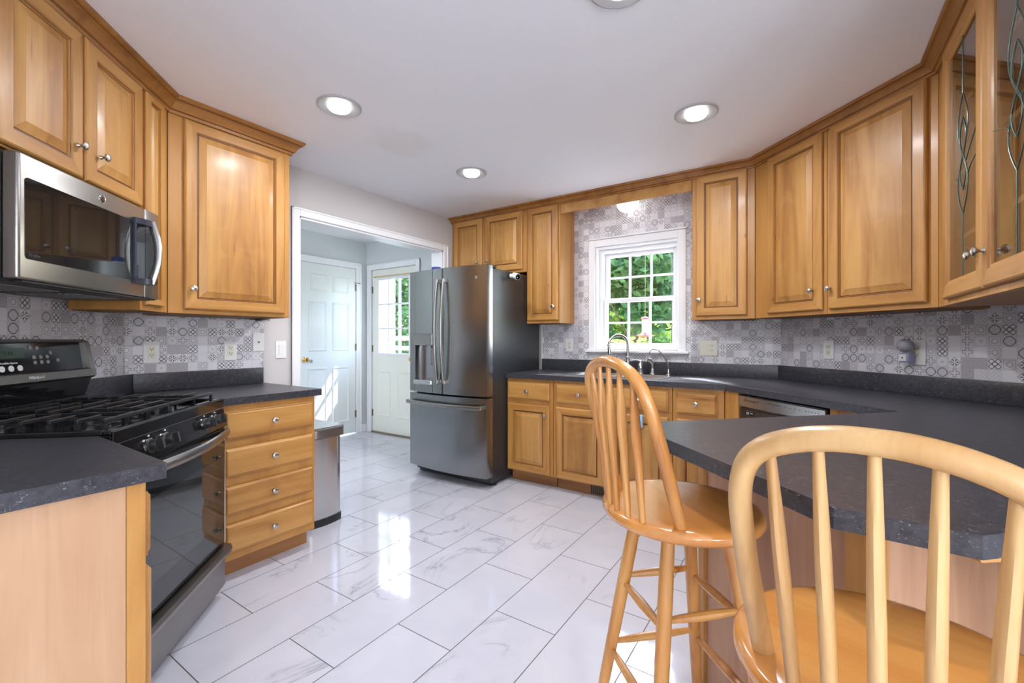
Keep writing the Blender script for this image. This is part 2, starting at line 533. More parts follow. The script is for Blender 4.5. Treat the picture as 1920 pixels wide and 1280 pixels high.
def obj(name, mb, mats, parent=None, loc=(0, 0, 0), rz=0.0, rot=None, angle=35):
    bm = mb.bm
    bmesh.ops.recalc_face_normals(bm, faces=bm.faces[:])
    me = bpy.data.meshes.new(name)
    bm.to_mesh(me); bm.free()
    for m in (mats if isinstance(mats, (list, tuple)) else [mats]):
        me.materials.append(M[m] if isinstance(m, str) else m)
    for p in me.polygons: p.use_smooth = True
    me.set_sharp_from_angle(angle=math.radians(angle))
    o = bpy.data.objects.new(name, me); COL.objects.link(o)
    o.location = loc
    o.rotation_euler = rot if rot else (0, 0, rz)
    if parent: o.parent = parent
    return o

def tag(o, label=None, cat=None, group=None, kind=None):
    if label: o['label'] = label
    if cat: o['category'] = cat
    if group: o['group'] = group
    if kind: o['kind'] = kind
    return o

def thing(name, label, cat, loc=(0, 0, 0), rz=0.0, group=None, kind=None):
    o = bpy.data.objects.new(name, None); COL.objects.link(o)
    o.location = loc; o.rotation_euler = (0, 0, rz); o.empty_display_size = 0.05
    return tag(o, label, cat, group, kind)

def text(name, body, size, mat, parent, loc, rot, extrude=0.0006, align='CENTER', shear=0.0):
    c = bpy.data.curves.new(name, 'FONT'); c.body = body; c.size = size; c.extrude = extrude
    c.align_x = align; c.align_y = 'CENTER'; c.shear = shear; c.resolution_u = 2
    t = bpy.data.objects.new(name, c); COL.objects.link(t)
    bpy.context.view_layer.update()
    me = bpy.data.meshes.new_from_object(t.evaluated_get(bpy.context.evaluated_depsgraph_get()))
    bpy.data.objects.remove(t); bpy.data.curves.remove(c)
    me.materials.clear(); me.materials.append(M[mat])
    o = bpy.data.objects.new(name, me); COL.objects.link(o)
    o.location = loc; o.rotation_euler = rot; o.parent = parent
    return o
FRONT = (PI / 2, 0, 0)      # text standing on a front that faces local -y

def PD(t, k): return ((t * R2 + k) / 2, (t * R2 - k) / 2)
TH_BACK, TH_ENTRY, TH_STOVE, TH_DIAG, TH_RIGHT, TH_NEAR = -PI / 2, 0, PI / 4, -3 * PI / 4, PI, PI / 2

# plan constants
VE = 3.04        # entry wall
UB = 3.74        # back wall
KW = 3.58        # right diagonal wall  u-v
KS = -2.22       # stove diagonal wall  u-v
VR = -0.785      # right wall
UN = -0.22       # near left wall
VH, UX = 4.82, 3.79
CT = 0.914

# ------------------------------------------------------------------ room shell
def struct(name, mb, mats, parent=None, **k):
    o = obj(name, mb, mats, parent, **k)
    if not parent: o['kind'] = 'structure'
    return o

struct('floor', MB().box(-3.6, 3.92, -3.6, 5.0, -0.12, 0), 'floor')
mb = MB(); mb.box(-3.6, 3.92, -3.6, VE + 0.12, CEIL, CEIL + 0.15)
struct('ceiling', mb, 'ceiling')
struct('ceiling_hall', MB().box(0.4, 3.92, VE + 0.12, 5.0, 2.46, 2.60), 'white')

WV0, WV1, WZ0, WZ1 = 0.873, 1.589, 1.115, 2.025   # kitchen window opening
mb = MB()
mb.box(UB, 3.92, VR - 0.2, WV0, 0, CEIL); mb.box(UB, 3.92, WV1, VE + 0.12, 0, CEIL)
mb.box(UB, 3.92, WV0, WV1, 0, WZ0); mb.box(UB, 3.92, WV0, WV1, WZ1, CEIL)
wall_back = struct('wall_back', mb, 'wall')

OU0, OU1, OZ = 1.80, 3.31, 2.085                  # cased opening
mb = MB()
mb.box(-0.4, OU0, VE, VE + 0.12, 0, CEIL); mb.box(OU1, UB, VE, VE + 0.12, 0, CEIL); mb.box(OU0, OU1, VE, VE + 0.12, OZ, CEIL)
mb.box(0.4, UX, VE + 0.12, VE + 0.121, CEIL - 0.0, 2.46)
wall_entry = struct('wall_entry', mb, 'wall')

def seg_wall(name, p0, p1, thick, mat, z1=CEIL):
    """prism wall whose room face runs p0->p1, thickness to the right of that direction"""
    d = (Vector(p1) - Vector(p0)).normalized(); n = Vector((d.y, -d.x)) * thick
    q = [Vector(p0), Vector(p1), Vector(p1) + n, Vector(p0) + n]
    return struct(name, MB().prism([tuple(v) for v in q], 0, z1), mat)
c1 = (KS + VE, VE); c0 = (UN, UN - KS)
wall_stove = seg_wall('wall_stove', c1, c0, 0.1, 'wall')
cR0 = (UB, UB - KW); cR1 = (VR + KW, VR)
wall_diag = seg_wall('wall_diagonal', cR0, cR1, -0.1, 'wall')
wall_right = struct('wall_right', MB().box(1.25, 3.0, VR - 0.12, VR, 0, CEIL), 'wall')
wall_near = struct('wall_near', MB().box(UN - 0.12, UN, 1.18, 2.1, 0, CEIL), 'wall')
# dining side behind the camera
mb = MB(); mb.box(-3.6, -3.5, -3.6, 1.3, 0, CEIL); mb.box(-3.6, UN - 0.12, 1.18, 1.3, 0, CEIL)
mb.box(-3.6, 2.2, -3.6, -3.5, 0, CEIL); mb.box(2.1, 2.2, -3.5, VR - 0.12, 0, CEIL)
struct('wall_dining', mb, 'wall_dining')

# hall
DO0, DO1, DOZ = 2.86, 3.62, 2.10       # six panel door (u)
ED0, ED1, EDZ = 3.905, 4.721, 2.095    # outside door (v)
mb = MB()
mb.box(0.4, DO0, VH, VH + 0.12, 0, 2.46); mb.box(DO1, 3.85, VH, VH + 0.12, 0, 2.46); mb.box(DO0, DO1, VH, VH + 0.12, DOZ, 2.46)
mb.box(0.3, 0.4, VE + 0.12, VH, 0, 2.46)
struct('wall_hall', mb, 'wall_hall')
mb = MB()
mb.box(UX, 3.85, VE + 0.12, ED0, 0, 2.46); mb.box(UX, 3.85, ED1, VH, 0, 2.46); mb.box(UX, 3.85, ED0, ED1, EDZ, 2.46)
struct('wall_outside_door', mb, 'wall_hall')
struct('wall_hall_skin', MB().box(0.4, OU0 - 0.07, VE + 0.121, VE + 0.125, 0, 2.46), 'wall_hall')

def casing(name, axis, a0, a1, top, plane, sign, w=0.06, th=0.018, jamb=0.12, bottom=0.0):
    """door casing: axis 'x' runs along u on plane v, 'y' along v on plane u; sign: room side"""
    mb = MB()
    def B(s0, s1, z0, z1, d0, d1, bev=0.004):
        lo, hi = sorted((plane + sign * d0, plane + sign * d1))
        if axis == 'x': mb.box(s0, s1, lo, hi, z0, z1, bev)
        else: mb.box(lo, hi, s0, s1, z0, z1, bev)
    B(a0 - w, a0, bottom, top + w, 0.001, th); B(a1, a1 + w, bottom, top + w, 0.001, th); B(a0, a1, top, top + w, 0.001, th)
    B(a0 - w, a0 - w + 0.015, bottom, top + w, 0.001, th + 0.006); B(a1 + w - 0.015, a1 + w, bottom, top + w, 0.001, th + 0.006)
    B(a0 - w, a1 + w, top + w - 0.015, top + w, 0.001, th + 0.006)
    if jamb:
        B(a0 - 0.0, a0 + 0.014, bottom, top, 0.001, -jamb, 0.0); B(a1 - 0.014, a1, bottom, top, 0.001, -jamb, 0.0)
        B(a0, a1, top - 0.014, top, 0.001, -jamb, 0.0)
    return struct(name, mb, 'white')
casing('trim_1', 'x', OU0, OU1, OZ, VE, -1, jamb=0.14)
casing('trim_2', 'x', DO0, DO1, DOZ, VH, -1, w=0.075, jamb=0)
casing('trim_3', 'y', ED0, ED1, EDZ, UX, -1, w=0.07, jamb=0)
mb = MB(); mb.box(DO1 + 0.08, UX - 0.001, VH - 0.014, VH - 0.001, 0, 0.10, 0.003); mb.box(0.4, DO0 - 0.08, VH - 0.014, VH - 0.001, 0, 0.10, 0.003)
mb.box(UX - 0.014, UX - 0.001, VE + 0.13, ED0 - 0.075, 0, 0.10, 0.003)
struct('baseboard_hall', mb, 'white')
struct('baseboard_entry', MB().box(1.60, OU0 - 0.062, VE - 0.014, VE - 0.001, 0, 0.10, 0.003), 'white')

# patterned backsplash sheets on the walls
def sheet(name, parent, p0, p1, z0, z1, th, off, holes=None):
    """thin wall covering from p0 to p1, uv in metres; th goes to the left of p0->p1; holes: (s0,s1,z0,z1)"""
    a, b = Vector(p0), Vector(p1); L = (b - a).length; d = (b - a) / L; n = Vector((-d.y, d.x)) * th
    rects = [(0, L, z0, z1)]
    if holes:
        h = holes
        rects = [(0, h[0], z0, z1), (h[1], L, z0, z1), (h[0], h[1], z0, h[2]), (h[0], h[1], h[3], z1)]
    me = bpy.data.meshes.new(name); vs, fs, uvs = [], [], []
    for s0, s1, q0, q1 in rects:
        i = len(vs)
        for lay in (0, 1):
            for s_, z_ in ((s0, q0), (s1, q0), (s1, q1), (s0, q1)):
                p = a + d * s_ + n * lay
                vs.append((p.x, p.y, z_))
        F = [(4, 5, 6, 7), (0, 1, 5, 4), (3, 2, 6, 7), (0, 3, 7, 4), (1, 2, 6, 5)]
        for f in F:
            fs.append(tuple(i + k for k in f))
            for k in f:
                s_, z_ = ((s0, q0), (s1, q0), (s1, q1), (s0, q1))[k % 4]
                uvs.append((s_ + off, z_ + 0.015))
    me.from_pydata(vs, [], fs)
    ul = me.uv_layers.new(name='UVMap')
    for l, uv in zip(ul.data, uvs): l.uv = uv
    me.materials.append(M['tile'])
    o = bpy.data.objects.new(name, me); COL.objects.link(o)
    o.parent = parent
    return o
e = 0.0015
sheet('patterned_backsplash', wall_back, (UB - e, 0.16), (UB - e, 2.135), 1.0, CEIL - 0.001, 0.003, 0.0, (WV0 - 0.16 - 0.03, WV1 - 0.16 + 0.03, WZ0 - 0.03, WZ1 + 0.03))
sheet('patterned_backsplash', wall_diag, (cR1[0] - e, cR1[1]), (cR0[0] - e, cR0[1]), 1.0, 1.40, 0.003, 3.0)
sheet('patterned_backsplash', wall_entry, (1.552, VE - e), (c1[0], VE - e), 1.0, 1.40, 0.003, 6.0)
sheet('patterned_backsplash', wall_stove, (c1[0] + e, c1[1] - e), (c0[0] + e, c0[1] - e), 0.9, 1.40, 0.003, 9.0)
struct('trim_4', MB().box(UB - 0.012, UB - 0.001, 2.136, 2.150, CT, 1.36), 'plate')

# ------------------------------------------------------------------ windows and doors
def window_sash(mb, u0, u1, v0, v1, z0, z1, fr, cols=3, rows=2):
    mb.box(u0, u1, v0, v0 + fr, z0, z1, 0.003); mb.box(u0, u1, v1 - fr, v1, z0, z1, 0.003)
    mb.box(u0, u1, v0 + fr, v1 - fr, z0, z0 + fr, 0.003); mb.box(u0, u1, v0 + fr, v1 - fr, z1 - fr, z1, 0.003)
    um = (u0 + u1) / 2
    for i in range(1, cols):
        c = v0 + fr + (v1 - v0 - 2 * fr) * i / cols
        mb.box(um - 0.008, um + 0.008, c - 0.009, c + 0.009, z0 + fr, z1 - fr)
    for j in range(1, rows):
        c = z0 + fr + (z1 - z0 - 2 * fr) * j / rows
        mb.box(um - 0.0075, um + 0.0075, v0 + fr, v1 - fr, c - 0.009, c + 0.009)

win = thing('window_1', None, None, (0, 0, 0), kind='structure')
mb = MB()
w = 0.062
mb.box(UB - 0.02, UB - 0.001, WV0 - w, WV0, WZ0 - 0.01, WZ1 + w, 0.004); mb.box(UB - 0.02, UB - 0.001, WV1, WV1 + w, WZ0 - 0.01, WZ1 + w, 0.004)
mb.box(UB - 0.02, UB - 0.001, WV0, WV1, WZ1, WZ1 + w, 0.004)
obj('window_casing', mb, 'white', win)
mb = MB()
mb.box(UB, 3.91, WV0 + 0.001, WV0 + 0.014, WZ0, WZ1); mb.box(UB, 3.91, WV1 - 0.014, WV1 - 0.001, WZ0, WZ1)
mb.box(UB, 3.91, WV0 + 0.014, WV1 - 0.014, WZ1 - 0.016, WZ1 - 0.001); mb.box(UB, 3.93, WV0 + 0.014, WV1 - 0.014, WZ0 + 0.001, WZ0 + 0.016)
# inner stops and side tracks
mb.box(3.795, 3.89, WV1 - 0.046, WV1 - 0.014, WZ0 + 0.016, WZ1 - 0.016); mb.box(3.795, 3.89, WV0 + 0.014, WV0 + 0.03, WZ0 + 0.016, WZ1 - 0.016)
mb.box(3.795, 3.89, WV0 + 0.03, WV1 - 0.046, WZ1 - 0.05, WZ1 - 0.016)
obj('window_frame', mb, 'white', win)
mb = MB(); mb.box(UB - 0.05, UB - 0.002, WV0 - 0.085, WV1 + 0.085, WZ0 - 0.03, WZ0 - 0.008, 0.004); mb.box(UB - 0.016, UB - 0.002, WV0 - 0.07, WV1 + 0.07, WZ0 - 0.045, WZ0 - 0.03, 0.003)
obj('window_sill', mb, 'white', win)
mb = MB(); mb.box(UB - 0.03, UB - 0.004, WV0 - w - 0.012, WV1 + w + 0.016, WZ1 + w + 0.001, WZ1 + w + 0.014, 0.004)
obj('header_rail', mb, 'white', win)
for nm, u0, z0, z1 in (('upper_sash', 3.853, 1.535, 1.975), ('lower_sash', 3.815, WZ0 + 0.017, 1.565)):
    mb = MB(); window_sash(mb, u0, u0 + 0.032, WV0 + 0.031, WV1 - 0.047, z0, z1, 0.036)
    s = obj(nm, mb, 'white', win)
    obj('window_pane', MB().box(u0 + 0.0145, u0 + 0.0175, WV0 + 0.06, WV1 - 0.075, z0 + 0.03, z1 - 0.03), 'glass', s)

def emboss(mb, x0, x1, z0, z1, y=0.0, mi=0):
    mb.rings(x0, x1, z0, z1, [(0, y), (0.005, y - 0.011), (0.013, y - 0.011), (0.026, y - 0.0005), (0.050, y - 0.007)], ms=(mi, mi, mi))

def hinge(parent, x, z, mat='bronze'):
    mb = MB(); mb.lathe([(0.006, 0), (0.006, 0.09)], (x, -0.006, z - 0.045), n=8); mb.box(x - 0.012, x + 0.012, -0.006, -0.001, z - 0.043, z + 0.043)
    return obj('hinge', mb, mat, parent)

# six panel door, local x = u from DO0, front faces -v
d1 = thing('door_1', None, None, (DO0, VH - 0.004, 0), 0, kind='structure')
DW = DO1 - DO0
mb = MB(); mb.box(0.004, DW - 0.004, 0.002, 0.04, 0.012, DOZ - 0.004, 0.002)
for x0, x1 in ((0.115, 0.345), (0.425, 0.655)):
    for z0, z1 in ((0.17, 0.86), (1.06, 1.65), (1.77, 1.965)):
        emboss(mb, x0, x1, z0, z1, 0.002)
obj('door_slab', mb, 'door_white', d1)
mb = MB(); mb.lathe([(0.0, -0.004), (0.028, -0.003), (0.030, 0.004), (0.012, 0.012), (0.011, 0.03), (0.022, 0.04), (0.028, 0.055), (0.024, 0.07), (0.0, 0.076)], (0.06, 0.002, 0.965), (0, -1, 0))
obj('door_knob', mb, 'brass', d1)
mb = MB(); mb.lathe([(0.018, 0), (0.02, 0.006), (0.0, 0.009)], (0.143, 0.002, 0.945), (0, -1, 0)); obj('door_plug', mb, 'sensor', d1)
for z in (0.25, 1.10, 1.86): hinge(d1, DW - 0.004, z)
mb = MB(); mb.tube([(DW - 0.03, -0.012, 1.92), (DW + 0.04, -0.016, 1.918)], 0.004, 8); mb.lathe([(0.009, 0), (0.009, 0.008)], (DW + 0.04, -0.016, 1.918), (1, 0, 0), 8)
obj('hinge_stop', mb, 'bronze', d1)

# outside door with nine lite window: local x runs -v from ED1, front faces -u
d2 = thing('door_2', None, None, (UX + 0.012, ED1, 0), TH_BACK, kind='structure')
EW = ED1 - ED0
gx0, gx1, gz0, gz1 = 0.115, EW - 0.115, 1.005, 1.975
mb = MB()
mb.box(0.004, gx0, 0, 0.042, 0.015, EDZ - 0.004, 0.001); mb.box(gx1, EW - 0.004, 0, 0.042, 0.015, EDZ - 0.004, 0.001)
mb.box(gx0, gx1, 0, 0.042, 0.015, gz0, 0.001); mb.box(gx0, gx1, 0, 0.042, gz1, EDZ - 0.004, 0.001)
for x0, x1 in ((0.115, 0.345), (EW - 0.345, EW - 0.115)): emboss(mb, x0, x1, 0.22, 0.80, 0.0)
obj('door_slab', mb, 'door_cream', d2)
mb = MB()
fr = 0.022
mb.box(gx0 - 0.012, gx0 + fr, -0.012, -0.001, gz0 - 0.012, gz1 + 0.012, 0.003); mb.box(gx1 - fr, gx1 + 0.012, -0.012, -0.001, gz0 - 0.012, gz1 + 0.012, 0.003)
mb.box(gx0 + fr, gx1 - fr, -0.012, -0.001, gz0 - 0.012, gz0 + fr, 0.003); mb.box(gx0 + fr, gx1 - fr, -0.012, -0.001, gz1 - fr, gz1 + 0.012, 0.003)
for i in (1, 2):
    c = gx0 + fr + (gx1 - gx0 - 2 * fr) * i / 3; mb.box(c - 0.010, c + 0.010, -0.008, 0.028, gz0 + fr, gz1 - fr)
    c = gz0 + fr + (gz1 - gz0 - 2 * fr) * i / 3; mb.box(gx0 + fr, gx1 - fr, -0.0075, 0.0275, c - 0.010, c + 0.010)
obj('window_grille', mb, 'grey_plastic' if False else 'white', d2)
obj('window_pane', MB().box(gx0 + 0.001, gx1 - 0.001, 0.012, 0.016, gz0 + 0.001, gz1 - 0.001), 'glass', d2)
mb = MB(); mb.tube([(0.06, -0.03, 2.0), (EW - 0.06, -0.03, 2.0)], 0.005, 8)
for xx in (0.065, EW - 0.065): mb.lathe([(0.012, 0), (0.006, 0.006), (0.006, 0.03)], (xx, -0.001, 2.0), (0, -1, 0), 8)
obj('curtain_rod', mb, 'brass', d2)
mb = MB(); mb.lathe([(0.028, 0), (0.012, 0.01), (0.011, 0.03), (0.026, 0.045), (0.026, 0.06), (0.0, 0.068)], (EW - 0.06, 0, 0.96), (0, -1, 0)); obj('door_knob', mb, 'brass', d2)
for z in (0.25, 1.08, 1.84): hinge(d2, 0.003, z)
obj('threshold', MB().box(0, EW, -0.03, 0.09, 0.0005, 0.014, 0.003), 'bronze', d2)

# ------------------------------------------------------------------ cabinet parts
DOOR_PROF = [(0, 0), (0, -0.011), (0.004, -0.016), (0.009, -0.019), (0.054, -0.019), (0.057, -0.014), (0.061, -0.0135), (0.0635, -0.006), (0.067, -0.006), (0.0685, -0.0085), (0.098, -0.0165), (0.1005, -0.018)]
def knob(parent, x, z, y=-0.019):
    mb = MB(); mb.lathe([(0.0085, 0), (0.0075, 0.003), (0.0048, 0.008), (0.0055, 0.013), (0.012, 0.018), (0.0155, 0.023), (0.0145, 0.028), (0.008, 0.0315), (0, 0.0325)], (x, y, z), (0, -1, 0), 18)
    return obj('knob', mb, 'nickel', parent)

def cab_door(parent, x0, x1, z0, z1, kx=None, kz=None):
    sc_ = min(1.0, (x1 - x0) * 0.40 / 0.1005)
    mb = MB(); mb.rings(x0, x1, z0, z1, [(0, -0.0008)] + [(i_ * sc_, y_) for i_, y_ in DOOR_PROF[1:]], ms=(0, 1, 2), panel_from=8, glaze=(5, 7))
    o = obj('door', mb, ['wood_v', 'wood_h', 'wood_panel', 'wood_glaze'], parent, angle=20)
    if kx is not None: knob(o, kx, kz)
    return o

def cab_drawer(parent, x0, x1, z0, z1, k=True):
    mb = MB(); mb.rings(x0, x1, z0, z1, [(0, -0.0008), (0, -0.010), (0.006, -0.012), (0.010, -0.017), (0.014, -0.019)], ms=(0, 0, 0))
    o = obj('drawer', mb, ['wood_h'], parent, angle=20)
    if k: knob(o, (x0 + x1) / 2, (z0 + z1) / 2)
    return o

def cabinet(label, loc, rz, W, D, z0, z1, doors=(), drawers=(), toe=False, group=None, name='cabinet', side=None, cut=None):
    """root at the front left bottom of the carcass; front faces local -y"""
    r = thing(name, label, 'cabinet', (loc[0], loc[1], 0), rz, group)
    mb = MB()
    mb.box(0.001, W - 0.001, 0, D, z0, z1, 0.0015)
    obj('carcass', mb, ['wood_frame'], r)
    if toe: obj('toe_kick', MB().box(0.004, W - 0.004, 0.075, D - 0.01, 0.001, z0 - 0.0005), 'wood_toe', r)
    elif z0 > 1: obj('bottom_panel', MB().box(0.018, W - 0.018, 0.02, D - 0.005, z0 - 0.003, z0 - 0.0003), 'wood_dark', r)
    for d in doors: cab_door(r, *d)
    for d in drawers: cab_drawer(r, *d)
    return r

# ---- left upper cabinets
KFL = -1.789
tl = 1.585
p = PD(tl, KFL); d_ = (KFL - KS) / R2 - 0.004
c = cabinet('honey maple two-door wall cabinet above the microwave', p, TH_STOVE, 2.312 - tl, d_, 1.795, CEIL - 0.005,
            doors=[(0.013, 1.946 - tl, 1.803, 2.347, 1.915 - tl, 1.918), (1.959 - tl, 2.307 - tl, 1.803, 2.347, 2.032 - tl, 1.92)])
p = PD(2.313, KFL)
cabinet('narrow maple wall cabinet squeezed between the microwave and the corner', p, TH_STOVE, 2.5315 - 2.313, d_ - 0.02, 1.337, CEIL - 0.005,
        doors=[(0.02, 0.166, 1.362, 2.347)])
cabinet('maple wall cabinet with one broad knotty door left of the hall opening', (0.897, 2.685), TH_ENTRY, 0.633, VE - 2.685 - 0.008, 1.337, CEIL - 0.005,
        doors=[(0.068, 0.596, 1.358, 2.345, 0.102, 1.467)])

# ---- back wall uppers (local x runs towards -v)
cabinet('short maple two-door cabinet over the refrigerator', (3.45, VE - 0.003), TH_BACK, VE - 2.140, UB - 3.45 - 0.004, 1.82, CEIL - 0.005,
        doors=[(0.03, VE - 2.650, 1.845, 2.385, VE - 2.696, 1.955), (VE - 2.611, VE - 2.180, 1.845, 2.385, VE - 2.575, 1.955)])
cabinet('tall narrow maple wall cabinet between refrigerator and window', (3.45, 2.138), TH_BACK, 2.138 - 1.797, UB - 3.45 - 0.005, 1.345, CEIL - 0.005,
        doors=[(0.012, 2.138 - 1.812, 1.370, 2.385, 2.138 - 1.85, 1.49)])
cabinet('single door maple wall cabinet just right of the window', (3.45, 0.708), TH_BACK, 0.708 - 0.3005, UB - 3.45 - 0.005, 1.345, CEIL - 0.005,
        doors=[(0.028, 0.708 - 0.348, 1.370, 2.385, 0.052, 1.488)])
# valance over the window
v = obj('valance_board', MB().box(3.45, 3.47, 0.7105, 1.7945, 2.297, CEIL - 0.005, 0.002), 'wood_h')
tag(v, 'maple valance board bridging the cabinets above the window', 'valance')

# ---- right diagonal uppers
KFR = 3.15
d_ = (KW - KFR) / R2 - 0.005
p = PD(2.651, KFR)
cabinet('maple corner wall cabinet with knob on its right, on the angled wall', p, TH_DIAG, 2.651 - 2.101, d_, 1.345, CEIL - 0.005,
        doors=[(2.651 - 2.53, 2.651 - 2.121, 1.370, 2.385, 2.651 - 2.178, 1.484)])
p = PD(2.100, KFR)
cabinet('widest maple wall cabinet, knob on its left, beside the glass doors', p, TH_DIAG, 2.100 - 1.549, d_, 1.345, CEIL - 0.005,
        doors=[(0.022, 2.100 - 1.588, 1.370, 2.385, 0.038, 1.484)])

# ---- glass cabinet on the right wall, local x runs -u, front faces +v
GX = 2.669
gr = thing('glass_cabinet', 'maple display cabinet with two leaded glass doors at right edge', 'cabinet', (GX, -0.48, 0), TH_RIGHT)
GW, GD, gz0, gz1 = GX - 1.42, 0.30, 1.345, CEIL - 0.005
mb = MB()
mb.box(0.02, 0.038, 0.02, GD, gz0 + 0.019, gz1); mb.box(GW - 0.019, GW - 0.001, 0.02, GD, gz0 + 0.019, gz1)
mb.box(0.0, GW, 0.02, GD, gz0, gz0 + 0.018); mb.box(0.0, GW, 0.02, GD, gz1 - 0.018, gz1)
mb.box(0.038, GW - 0.019, GD - 0.012, GD - 0.002, gz0 + 0.019, gz1 - 0.019)
obj('carcass', mb, 'interior', gr)
mb = MB()
mb.box(0.0, 0.155, 0, 0.0195, gz0, gz1, 0.001); mb.box(GW - 0.1, GW, 0, 0.0195, gz0, gz1, 0.001)
mb.box(0.155, GW - 0.1, 0, 0.0195, gz0, gz0 + 0.035, 0.001); mb.box(0.155, GW - 0.1, 0, 0.0195, 2.37, gz1, 0.001)
mb.box(0.62, 0.67, 0, 0.0195, gz0 + 0.035, 2.37, 0.001)
obj('face_frame', mb, 'wood_v', gr)
for z in (1.60, 1.86, 2.12):
    obj('shelf', MB().box(0.039, GW - 0.02, 0.03, GD - 0.013, z, z + 0.018), 'interior', gr)
def glass_door(x0, x1, kx):
    z0, z1 = 1.367, 2.385
    mb = MB()
    mb.rings(x0, x1, z0, z1, [(0.07, -0.0008), (0, -0.0008), (0, -0.011), (0.004, -0.016), (0.009, -0.019), (0.054, -0.019), (0.059, -0.014), (0.066, -0.013), (0.07, -0.008), (0.07, -0.0008)], fill=False)
    d = obj('door', mb, ['wood_v', 'wood_h', 'wood_v'], gr, angle=20)
    knob(d, kx, 1.484)
    xa, xb, za, zb = x0 + 0.066, x1 - 0.066, z0 + 0.066, z1 - 0.066
    obj('glass_pane', MB().box(xa - 0.003, xb + 0.003, -0.008, -0.005, za - 0.003, zb + 0.003), 'cab_glass', d)
    mb = MB(); cx = (xa + xb) / 2; h = zb - za; wd = (xb - xa) / 2
    def curve(f, a, b_, n=18):
        pts = [(cx + f(i / n), -0.009, za + h * (a + (b_ - a) * i / n)) for i in range(n + 1)]
        mb.tube(pts, 0.0015, 6)
    curve(lambda t: 0, 0, 0.26); curve(lambda t: 0, 0.76, 1.0)
    for s_ in (1, -1):
        curve(lambda t: s_ * 0.062 * math.sin(PI * t), 0.50, 0.76)
        curve(lambda t: s_ * 0.062 * math.sin(PI * t), 0.26, 0.50)
        curve(lambda t: s_ * 0.040 * math.sin(2 * PI * t), 0.36, 0.66)
        curve(lambda t: s_ * (wd - (wd - 0.055) * math.sin(PI / 2 * t)), 0.46, 0.40)
    curve(lambda t: 0.035 + (wd - 0.035) * t, 0.47, 0.58)
    obj('leaded_pattern', mb, 'lead', d)
glass_door(GX - 2.517, GX - 2.015, GX - 2.045 - 0.02)
glass_door(GX - 2.011, GX - 1.509, GX - 1.985)

# ---- crown mouldings
def crown(name, label, path, side, zb):
    hgt = CEIL - zb
    prof = [(0.0, zb), (0.012, zb), (0.016, zb + 0.16 * hgt), (0.016, zb + 0.20 * hgt), (0.024, zb + 0.22 * hgt), (0.030, zb + 0.40 * hgt), (0.042, zb + 0.60 * hgt), (0.052, zb + 0.68 * hgt), (0.052, zb + 0.73 * hgt), (0.060, zb + 0.76 * hgt), (0.066, zb + 0.90 * hgt), (0.066, CEIL - 0.001), (0.0, CEIL - 0.001)]
    P = [Vector(p) for p in path]; n = len(P)
    nr = []
    for i in range(n - 1):
        d = (P[i + 1] - P[i]).normalized(); nr.append(Vector((-d.y, d.x)) * side)
    mb = MB(); L = []
    for i in range(n):
        a, b_ = nr[max(i - 1, 0)], nr[min(i, n - 2)]
        mt = (a + b_); mt = mt / (mt.dot(a)) if mt.length > 1e-6 else a
        L.append([mb.bm.verts.new((P[i].x + mt.x * (o + 0.0006), P[i].y + mt.y * (o + 0.0006), z)) for o, z in prof])
    m_ = len(prof)
    for a, b_ in zip(L, L[1:]):
        for k in range(m_):
            f = mb.bm.faces.new((a[k], a[(k + 1) % m_], b_[(k + 1) % m_], b_[k])); f.material_index = 1 if k in (2, 7) else 0
    mb.bm.faces.new(L[0]); mb.bm.faces.new(L[-1][::-1])
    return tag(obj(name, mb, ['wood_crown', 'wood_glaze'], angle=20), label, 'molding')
crown('crown_molding', 'stained crown molding topping the left cabinets', [(1.53, VE - 0.004), (1.53, 2.685), (VE * 0 + 2.685 + KFL, 2.685), PD(1.40, KFL)], 1, 2.348)
crown('crown_molding', 'stained crown molding topping the cabinets around the window and right side', [(3.45, VE - 0.004), (3.45, 3.45 - KFR), (KFR - 0.48, -0.48), (1.42, -0.48)], -1, 2.376)

# ---- base cabinets
dz = [(0.702, 0.846), (0.516, 0.660), (0.328, 0.472), (0.140, 0.284)]
cabinet('maple base cabinet with a stack of four drawers right of the stove', (1.022, 2.395), TH_ENTRY, 1.515 - 1.022, VE - 2.395 - 0.02, 0.10, 0.875,
        drawers=[(0.008, 0.477, a, b_) for a, b_ in dz], toe=True)
# near left cabinet: front faces +u, local x runs +v
r = cabinet('pale-sided maple base cabinet in the left foreground corner', (0.385, 1.285), TH_NEAR, 0.42, 0.385 - UN - 0.01, 0.10, 0.875,
            drawers=[(0.012, 0.40, 0.695, 0.846)], doors=[(0.012, 0.40, 0.115, 0.667, 0.36, 0.60)], toe=True)
mb = MB(); mb.box(-0.006, -0.0005, 0.036, 0.385 - UN - 0.012, 0.001, 0.874)
o = obj('end_panel', mb, 'ply', r); o['label'] = 'pale birch end panel'
obj('end_stile', MB().box(-0.008, -0.0005, 0.0, 0.035, 0.001, 0.874, 0.001), 'wood_v', r)

